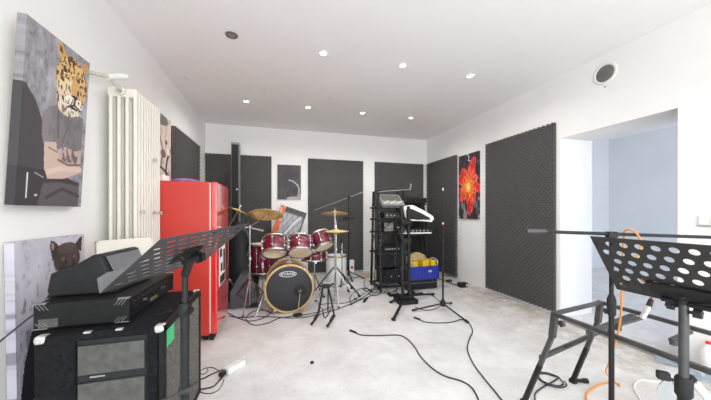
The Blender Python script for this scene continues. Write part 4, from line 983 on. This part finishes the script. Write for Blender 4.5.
tag(MB().tube([(X0-.03,3.86,1.47),(X0+.1,3.84,1.485),(X1+.06,3.80,1.515)],.007,8).cyl((X1+.05,3.80,1.50),(X1+.065,3.80,1.60),.012,.016).build('boom_arm','dullsteel',loc=(X0,3.86,1.47)),'thin grey boom arm with a small microphone across the top of the keyboard rack','microphone arm')
# silver mixer on the top tier, tilted to the player
t=thing('mixing_console','silver grey mixing console tilted on top of the keyboard rack','mixer',(1.67,3.95,1.26))
mxm=frame_mx((1.476,3.80,1.275),(1,.02,0),(0,.50,.36))@Matrix.Rotation(0,4,'X')
MB().box((0,-.0,0),(.366,.05,.30),.008,mxm).build('body','grey',t)
MB().box((.012,-.004,.012),(.354,.001,.288),.001,mxm).build('face','greyvent',t)
fd=MB(); kn=MB()
for i in range(12):
    for j in range(5): kn.box((.03+i*.026,-.014,.12+j*.032),(.042+i*.026,-.003,.134+j*.032),.002,mxm)
    fd.box((.032+i*.026,-.016,.03+.015*((i*5)%4)),(.044+i*.026,-.003,.052+.015*((i*5)%4)),.002,mxm)
k1=kn.build('knobs','blk',t); k1['kind']='stuff'; k2=fd.build('faders','white',t); k2['kind']='stuff'
def rack_unit(label,x0,x1,y0,y1,z0,z1,m_,lights=0):
    t=thing('rack_module',label,'rack equipment',((x0+x1)/2,(y0+y1)/2,z0),'modules in the keyboard rack')
    MB().box((x0,y0,z0),(x1,y1,z1),.004).build('case','blk',t)
    MB().box((x0+.006,y0-.004,z0+.006),(x1-.006,y0+.001,z1-.006)).build('faceplate',m_,t)
    for q in range(lights): MB().cyl((x0+.04+q*(x1-x0-.08)/max(1,lights-1),y0-.002,(z0+z1)/2),(x0+.04+q*(x1-x0-.08)/max(1,lights-1),y0-.016,(z0+z1)/2),.009).build('knob','silver',t)
    return t
rack_unit('dark rack module with a grey face on the tier below the mixer',1.55,1.81,3.93,4.16,1.076,1.17,'vent',4)
rack_unit('grey faced rack module on the second tier from the floor bar',1.54,1.70,3.93,4.16,.876,1.02,'greyvent',3)
rack_unit('wide black rack module lowest in the rack, just above the floor bar',1.50,1.82,3.93,4.16,.09,.30,'blk',3)
rack_unit('black rack module in the gap below the row of bright knobs',1.50,1.82,3.93,4.16,.34,.52,'blk',0)
rack_unit('row of bright knobs on the lowest equipment tier of the rack',1.53,1.82,3.93,4.16,.566,.66,'blk',7)
rack_unit('black rack module next to the grey one on the second tier',1.72,1.815,3.93,4.16,.876,1.0,'blk',2)
# lower keyboard (cream keys) slung on the column stand and the white keyboard above it
colx,coly=1.60,3.30
t=thing('twin_post_keyboard_stand','black twin column keyboard stand in front of the corner rack','keyboard stand',(colx,coly,0))
for dx in (-.045,.045): MB().bar((colx+dx,coly,.03),(colx+dx*1.1,coly+.03,1.25),.034,.030,up=(1,0,0)).build('column','blkmetal',t)
MB().box((colx-.13,coly-.10,.0),(colx+.13,coly+.12,.055),.010).box((colx-.09,coly-.06,.05),(colx+.09,coly+.08,.10),.012).build('base','blk',t)
for e in (FL(393.5,320.5),FL(433,295),FL(391,303),FL(418,286)):
    e=Vector((e.x,e.y,.014)); dd=(e-Vector((colx,coly,.014))).normalized()
    lg=MB().bar(Vector((colx,coly,.085))+dd*.05,e,.026,.020).build('leg','blkmetal',t); MB().box(e-Vector((.02,.02,.014)),e+Vector((.02,.02,.012)),.005).build('rubber_foot','rubber',lg)
for z in (.80,1.04):
    for dx in (-.045,.045): MB().bar((colx+dx,coly+.02,z),(colx+dx+.10,coly+.34,z+.05),.02,.03).build('arm','blkmetal',t)
    MB().box((colx-.07,coly-.03,z-.03),(colx+.07,coly+.05,z+.03),.006).build('arm_clamp','blk',t)
for q in range(3): MB().bar((colx-.05,coly+.005+q*.008,.25+q*.2),(colx+.05,coly+.005+q*.008,.25+q*.2),.02,.03).build('rung','blkmetal',t)
t=thing('white_keyboard','white cased keyboard tilted steeply on the column stand','keyboard',(1.80,3.60,1.1))
D=3.98
out=[DZ(404,207.5,D+.05),DZ(408,205.8,D+.05),DZ(414,205.6,D+.05),DZ(424,210.5,D),DZ(433,216,D-.04),DZ(434,219,D-.04),DZ(431.5,222,D-.04),DZ(420,221,D),DZ(406.5,221,D+.05)]
fwd=Vector((ST,CT,0))
MB().prism(out,fwd*.10+Vector((0,0,.01))).build('case','white',t)
inn=[DZ(406,210.0,D+.045),DZ(411,208.6,D+.045),DZ(421.5,213.3,D-.002),DZ(430,218,D-.04),DZ(429.5,220.3,D-.04),DZ(418,219.8,D-.002),DZ(406.5,219.8,D+.045)]
MB().prism([p-fwd*.006 for p in inn],fwd*.008).build('black_panel','blk',t)
ky_=MB()
for q in range(14):
    f0=q/14; f1=(q+.85)/14
    a=DZ(407,220.6,D+.045).lerp(DZ(429,221.4,D-.035),f0); b=DZ(407,220.6,D+.045).lerp(DZ(429,221.4,D-.035),f1); c_=Vector((0,0,.022)); ky_.prism([a-fwd*.012,b-fwd*.012,b+c_-fwd*.012,a+c_-fwd*.012],fwd*.012)
ky_.build('keys','ivory',t)
t=thing('black_keyboard','black keyboard slung on the lower arms of the column stand','keyboard',(1.80,3.62,.86))
mxk=frame_mx((1.56,3.46,.872),(CT,-ST*.2,0),(0,.15,1))
MB().box((0,0,-.008),(.52,.22,.07),.008,mxk).build('case','blk',t)
MB().box((.03,-.004,.005),(.49,.002,.022),.001,mxk).build('key_strip','ivory',t)
for q in range(8): MB().cyl(mxk@Vector((.05+q*.055,-.001,.045)),mxk@Vector((.05+q*.055,-.012,.045)),.007).build('knob','silver',t)
# slant-legged stand behind the crate with a dark keyboard case on it
t=thing('keyboard_stand','black slant-legged keyboard stand behind the blue crate','keyboard stand',(2.15,4.27,0))
for x,dx in ((1.93,-.01),(2.36,.09)):
    for y in (4.17,4.37): MB().bar((x+dx,y,.0),(x-dx*.4,4.27+(y-4.27)*.5,1.31),.028,.028,up=(0,1,0)).build('leg','blkmetal',t)
for z in (.52,.80,1.06,1.30):
    for y in (4.20,4.34): MB().bar((1.90,y,z),(2.40,y,z),.022,.026).build('cross_bar','blkmetal',t)
t=thing('keyboard_case','flat black keyboard case on top of the slant-legged stand','case',(2.15,4.27,1.315))
MB().box((1.90,4.12,1.316),(2.38,4.40,1.41),.012).build('body','blk',t); MB().box((1.95,4.14,1.409),(2.30,4.38,1.414),.002).build('top_panel','slategrey',t)
for z,lab,m_ in ((1.076,'dark sound module on the upper bar of the slant-legged stand','blk'),(.816,'dark sound module on the middle bar of the slant-legged stand','blk')):
    rack_unit(lab,1.96,2.30,4.16,4.38,z,z+.09,m_,5)
for i,(x,y,z,l) in enumerate(((1.46,3.80,1.08,'black cable hanging down the outer front upright of the rack'),(1.45,4.02,.90,'black cable hanging between the two outer uprights of the rack'),(1.70,3.80,.90,'black cable hanging in front of the rack modules'))):
    q=random.Random(i)
    pts=[(x+.02,y+.015,z),(x-.02,y,z-.05)]+[(x-.03+q.uniform(-.03,.03),y-.02+q.uniform(-.03,.03),z-.05-(z-.10)*k/4) for k in range(1,5)]+[(x-.06,y-.08,.02),(x-.15,y-.12,.007),(x-.22,y-.02,.007),(x-.12,y+.05,.007)]
    if i==3: pts=pts[:5]+[(x-.02,y-.0,.2),(x-.01,y+.05,.007),(x-.02,y+.15,.007)]
    tag(MB().tube(spline(pts,6),.006,8).build('hanging_cable','cable',loc=pts[0]),l,'cable','cables hanging from the rack')
# case under the crate, crate and contents
t=thing('flight_case','low black case on the floor under the blue crate','case',(2.12,3.95,0))
MB().box((1.90,3.78,.008),(2.36,4.14,.15),.010).build('body','blk',t); MB().box((1.898,3.776,.10),(2.362,4.144,.108),.001).build('seam_trim','grey',t)
for x in (1.94,2.32):
    for y in (3.82,4.10): MB().cyl((x,y,0),(x,y,.012),.018).build('foot','rubber',t)
t=thing('crate','blue plastic crate with yellow things on top of a black case','crate',(2.12,3.96,.152))
x0,x1,y0,y1,z0,z1=1.895,2.385,3.77,4.13,.152,.350
mb=MB().box((x0+.01,y0+.01,z0),(x1-.01,y1-.01,z0+.012))
for a,b in (((x0,y0,z0),(x1,y0+.014,z1)),((x0,y1-.014,z0),(x1,y1,z1)),((x0,y0,z0),(x0+.014,y1,z1)),((x1-.014,y0,z0),(x1,y1,z1))): mb.box(a,b,.004)
mb.box((x0-.008,y0-.008,z1-.028),(x1+.008,y0+.012,z1),.004).box((x0-.008,y1-.012,z1-.028),(x1+.008,y1+.008,z1),.004).box((x0-.008,y0-.008,z1-.028),(x0+.012,y1+.008,z1),.004).box((x1-.012,y0-.008,z1-.028),(x1+.008,y1+.008,z1),.004)
for q in range(6): mb.box((x0+.05+q*.08,y0-.006,z0+.02),(x0+.062+q*.08,y0+.004,z1-.03),.002)
mb.build('body','blue',t)
MB().tube(spline([(x1-.005,3.82,z1-.01),(x1+.012,3.84,z1+.06),(x1+.012,3.95,z1+.09),(x1+.012,4.05,z1+.06),(x1-.005,4.08,z1-.01)],6),.007,8).build('handle','white',t)
MB().box((x0+.30,y0-.010,z0+.11),(x0+.36,y0-.005,z0+.14)).build('emblem','silver',t)
tag(MB().box((-.06,-.12,0),(.06,.12,.27),.012,Matrix.Translation((2.175,3.945,.165))@Matrix.Rotation(.2,4,'Z')).build('yellow_box','yellow',loc=(2.19,3.90,.165)),'bright yellow upright box in the middle of the blue crate','box','yellow things in the crate')
tag(MB().box((-.04,-.09,0),(.04,.09,.25),.010,Matrix.Translation((2.035,3.925,.165))@Matrix.Rotation(-.25,4,'Z')).build('yellow_box','yellow',loc=(2.03,3.88,.165)),'narrow yellow box at the column stand side of the blue crate','box','yellow things in the crate')
tag(MB().box((-.04,-.09,0),(.042,.09,.26),.010,Matrix.Translation((2.318,3.92,.165))@Matrix.Rotation(.1,4,'Z')).build('yellow_box','yellow',loc=(2.31,3.90,.165)),'yellow box at the handle end of the blue crate','box','yellow things in the crate')
mb=MB().lathe([(.0001,.15),(.07,.14),(.16,.10),(.205,.04),(.20,.0),(.0001,.0)],(0,0,0),n=30)
for i,v in enumerate(mb.v): mb.v[i]=Vector((v.x*.98+2.13,v.y*.38+4.035,v.z*1.15*(1+.12*math.sin(v.x*40)*math.cos(v.y*30))+.36))
tag(mb.build('cloth_bundle','sand',loc=(2.13,4.02,.345)),'sand coloured bundle heaped behind the yellow boxes in the crate','cloth')
tag(MB().cyl((1.945,3.84,.166),(1.945,3.835,.50),.020).cyl((1.945,3.835,.50),(1.945,3.835,.53),.013).build('spray_can','sand',loc=(1.93,3.84,.168)),'slim sand coloured can at the end of the blue crate','can')
# black instrument bag behind the crate
t=thing('instrument_bag','tall black instrument bag standing in the corner behind the blue crate','bag',(2.35,4.55,0))
g=MB().prism([(2.10,4.42,.0),(2.62,4.42,.0),(2.62,4.50,.9),(2.55,4.53,1.38),(2.46,4.54,1.45),(2.14,4.54,1.45),(2.07,4.52,1.36)],(0,.16,0)); g.build('body','blk',t)
MB().tube(spline([(2.25,4.49,1.05),(2.28,4.44,1.0),(2.42,4.44,1.0),(2.45,4.49,1.05)],6),.010,8).build('handle','blk',t)
MB().box((2.16,4.45,.25),(2.52,4.475,.75),.01).build('pocket','blk',t)
# pedals and small stuff under the rack
for i,(x,y,l) in enumerate(((1.56,3.62,'small black effect pedal on the floor behind the column stand, closest to the drums'),(1.90,3.56,'small black effect pedal on the floor between the column stand and the straight stand'))):
    t=thing('effect_pedal',l,'pedal',(x,y,0),'effect pedals'); MB().box((x-.07,y-.05,0),(x+.07,y+.05,.045),.008).build('body','blk',t); MB().box((x-.05,y-.045,.045),(x+.05,y+.0,.052),.003).build('footswitch','silver',t)
# straight microphone stand
mx_,my=1.905,2.93
t=thing('microphone_stand','straight black microphone stand on a three-legged base in the open floor','microphone stand',(mx_,my,0))
MB().cyl((mx_,my,.06),(mx_,my,.82),.0115).build('lower_tube','blkmetal',t)
MB().cyl((mx_,my,.78),(mx_,my,1.44),.0075).build('upper_tube','blkmetal',t)
MB().lathe([(.010,0),(.018,.008),(.018,.06),(.009,.07)],(mx_,my,.775),n=14).build('height_clutch','rubber',t)
MB().lathe([(.0118,0),(.0128,.003),(.0128,.012),(.0115,.014)],(mx_,my,1.02),n=14).build('red_tape','redplastic',t)
MB().lathe([(.0125,0),(.0125,.010)],(mx_,my,1.036),n=14).build('white_tape','white',t)
MB().cyl((mx_,my,1.43),(mx_,my,1.465),.010,.008).build('thread_tip','silver',t)
MB().lathe([(.014,0),(.032,.006),(.034,.05),(.022,.075),(.013,.085)],(mx_,my,.045),n=18).build('leg_hub','rubber',t)
for e in (FL(468,323.5),FL(412,311.5),FL(451.5,304)):
    e=Vector((e.x,e.y,.014)); d=(e-Vector((mx_,my,.014))).normalized(); h=Vector((mx_,my,.075))
    lg=MB().cyl(h+d*.02,e,.009).build('leg','blkmetal',t); MB().cyl(e-d*.05+Vector((0,0,.006)),e,.013).build('rubber_foot','rubber',lg)
# power adaptor box by the wall
p=FL(462,287)
t=thing('power_adaptor','small black power adaptor with a pale end on the floor below the flower picture','adaptor',tuple(p))
MB().box((p.x-.06,p.y-.05,.001),(p.x+.08,p.y+.05,.07),.010).build('body','blk',t); MB().box((p.x+.03,p.y-.056,.018),(p.x+.075,p.y-.048,.055),.004).build('pale_end','silver',t)
MB().tube(spline([(p.x-.06,p.y,.03),FL(450,283,.008),FL(441,279.5,.008),FL(434,277,.008),FL(426,275,.008)],6),.007,8).build('lead','cable',t)
p=FL(449,282.5); tag(MB().box((p.x-.05,p.y-.02,.012),(p.x+.05,p.y+.02,.048),.008).build('cable_plug','rubber',loc=(p.x,p.y,.0)),'black plug block on the lead of the power adaptor','plug')
p=FL(459,276); tag(MB().tube([FL(452,273.5,.02),FL(456,275,.02),FL(459,276.5,.016)],.018,10).build('rubber_wedge','rubber',loc=tuple(p)),'black rubber wedge on the floor at the foot of the corner foam panel','wedge')

# ================================================================== FLOOR CABLES
def cable(label, px, r=.0052, name='floor_cable', ends=None, group='black cables on the floor', m_='cable'):
    pts=[FL(x,y,r+.001) for x,y in px]
    t=thing(name,label,'cable',tuple(pts[0]),group)
    MB().tube(spline(pts,7),r,8).build('jacket',m_,t)
    if ends:
        d=(pts[1]-pts[0]).normalized(); MB().cyl(pts[0]-d*.06+Vector((0,0,.004)),pts[0]+d*.015+Vector((0,0,.004)),.0105,.009).build('plug','rubber',t)
        MB().cyl(pts[0]-d*.075+Vector((0,0,.004)),pts[0]-d*.058+Vector((0,0,.004)),.0085).build('plug_tip','silver',t)
    return t
cable('long black cable with a bare plug winding towards the camera across open floor',[(355,332.5),(362,335),(378,335.5),(397,335),(406,338),(414,346),(421,357),(432,368),(445,376),(460,380.5),(470,386),(476,394),(479,404),(478,425)],ends=True)
cable('black cable with a plug starting under the straight microphone stand',[(419,319.5),(426,322),(438,323),(452,322),(462,319.5),(469,323),(472.5,331),(469,340),(467.5,350),(473,363),(483,377),(497,394),(510,412),(522,440)],ends=True)
cable('black cable looping beside the fridge and under the bass drum',[(219,311),(228,313),(238,318),(250,321),(263,318),(270,313),(264,310),(252,312),(246,319),(254,325),(268,323),(280,318),(300,315.5),(318,312),(334,306)],r=.0048)
cable('black cable running from the fridge past the front of the drum kit',[(229,316),(240,317.5),(256,316.5),(275,317),(296,318),(316,315),(338,309),(352,303),(362,298),(372,291)],r=.0048)
cable('black cable coming from the guitar stand towards the keyboard rack',[(318,305),(333,303),(345,303),(356,299),(366,292),(378,286),(388,284)],r=.0048)
cable('tangled black cable lying in loops at the foot of the keyboard rack',[(372,272),(366,278),(364,285),(371,291),(382,293),(392,292),(398,288),(392,284),(383,286),(376,292),(368,297),(360,300),(350,305)],r=.0048)
cable('black cable looping from the hi-hat towards the cardboard sheet',[(341,284),(350,279),(358,277),(368,276),(376,279),(380,286),(374,290),(364,288),(356,291),(350,298),(352,305)],r=.0045)
cable('black cable curling behind the straight stand by the column base',[(415,307),(424,310),(435,309),(441,304),(436,298),(428,293)],r=.0045)
cable('black cable at the foot of the crash stand beside the floor monitor',[(233,300),(240,305),(248,308),(256,306),(262,309),(272,313)],r=.0045)
p=FL(366,299.5); tag(MB().tube([FL(364,301.5,.016),FL(367,298,.016)],.015,10).build('cable_coupler','rubber',loc=tuple(p)),'black coupler joining two cables between guitar stand and rack','plug')
p=FL(254,307); tag(MB().box((p.x-.045,p.y-.03,0),(p.x+.045,p.y+.03,.05),.008).build('effect_pedal','blk',loc=tuple(p)),'black pedal box on the floor at the bass drum spur','pedal','effect pedals')
tag(MB().lathe([(.0001,.012),(.012,.011),(.016,.0)],tuple(FL(312,363)),n=14).build('floor_plug','rubber',loc=tuple(FL(312,363))),'tiny black rubber stopper alone on the open floor','stopper')
# power strip
a,b=FL(225.5,374.5),FL(243,364.5); d=(b-a).normalized()
t=thing('power_strip','white power strip on the floor beside the speaker cabinet','power strip',tuple(a))
mxs=frame_mx((a.x,a.y,.001),d,(0,0,1)); Ls=(b-a).length
MB().box((0,-.03,0),(Ls,.03,.042),.006,mxs).build('body','white',t)
for q in range(3): MB().lathe([(.0001,.0),(.016,.0),(.018,.003)],mxs@Vector((.05+q*.06,0,.0415)),(0,0,1),18).build('socket','ivory',t)
MB().cyl(mxs@Vector((-.01,-.005,.02)),mxs@Vector((-.05,-.01,.025)),.017).build('plug','rubber',t)
for i,(px,l) in enumerate((([(223.5,376),(219,381),(213,386.5),(205,388.5),(196,390)],'black lead curving from the power strip behind the cabinet'),([(231,368),(222,370),(212,374),(203,378.5),(195,380)],'black lead lying straight from the power strip to the cabinet'),([(224,379),(222,385),(217,391),(208,393.5),(196,391)],'thin lead looping wide of the power strip at the front'),([(207,368),(208,371),(204,374),(200,373),(203,369),(212,367.5),(220,371)],'small loop of thin black lead behind the power strip'))):
    cable(l,px,r=.0045 if i<2 else .0025,name='power_lead',group='leads of the power strip')
# ================================================================== LIGHT, CAMERA
def area(name, loc, rot, sx, sy, e, col):
    li=bpy.data.lights.new(name,'AREA'); li.shape='RECTANGLE'; li.size=sx; li.size_y=sy; li.energy=e; li.color=col
    o=bpy.data.objects.new(name,li); COL.objects.link(o); o.location=loc; o.rotation_euler=rot; return o
area('added_window_fill',((WX0+WX1)/2,YF-.005,(WZ0+WZ1)/2),(math.radians(90),0,0),WX1-WX0-.1,WZ1-WZ0-.1,106,(.97,.985,1))  # added fill lamp behind the camera, filling the added window opening
area('hall_window_daylight',(5.65,HY0-.005,1.55),(math.radians(90),0,0),1.7,1.4,48,(.84,.89,1))
wd_=bpy.data.worlds.new('sky'); SC.world=wd_; wd_.use_nodes=True
nt=wd_.node_tree; sk=nt.nodes.new('ShaderNodeTexSky'); sk.sky_type='NISHITA'; sk.sun_elevation=math.radians(45); sk.sun_rotation=math.radians(20); sk.sun_disc=False
nt.links.new(sk.outputs['Color'],nt.nodes['Background'].inputs['Color']); nt.nodes['Background'].inputs['Strength'].default_value=.25
cam=bpy.data.cameras.new('camera'); co=bpy.data.objects.new('camera',cam); COL.objects.link(co)
cam.sensor_fit='HORIZONTAL'; cam.sensor_width=36; cam.lens=FPX/711*36; cam.shift_y=(CY-200)/711; cam.clip_start=.02
co.location=(0,0,EYE); co.rotation_euler=(PI/2,0,-TH); SC.camera=co
for o in SC.objects:
    if '_o' in o: del o['_o']
SC.cycles.diffuse_bounces=8; SC.cycles.max_bounces=14
vs=SC.view_settings; vs.view_transform='Standard'; vs.look='None'; vs.gamma=1; vs.use_curve_mapping=False; vs.exposure=0.11
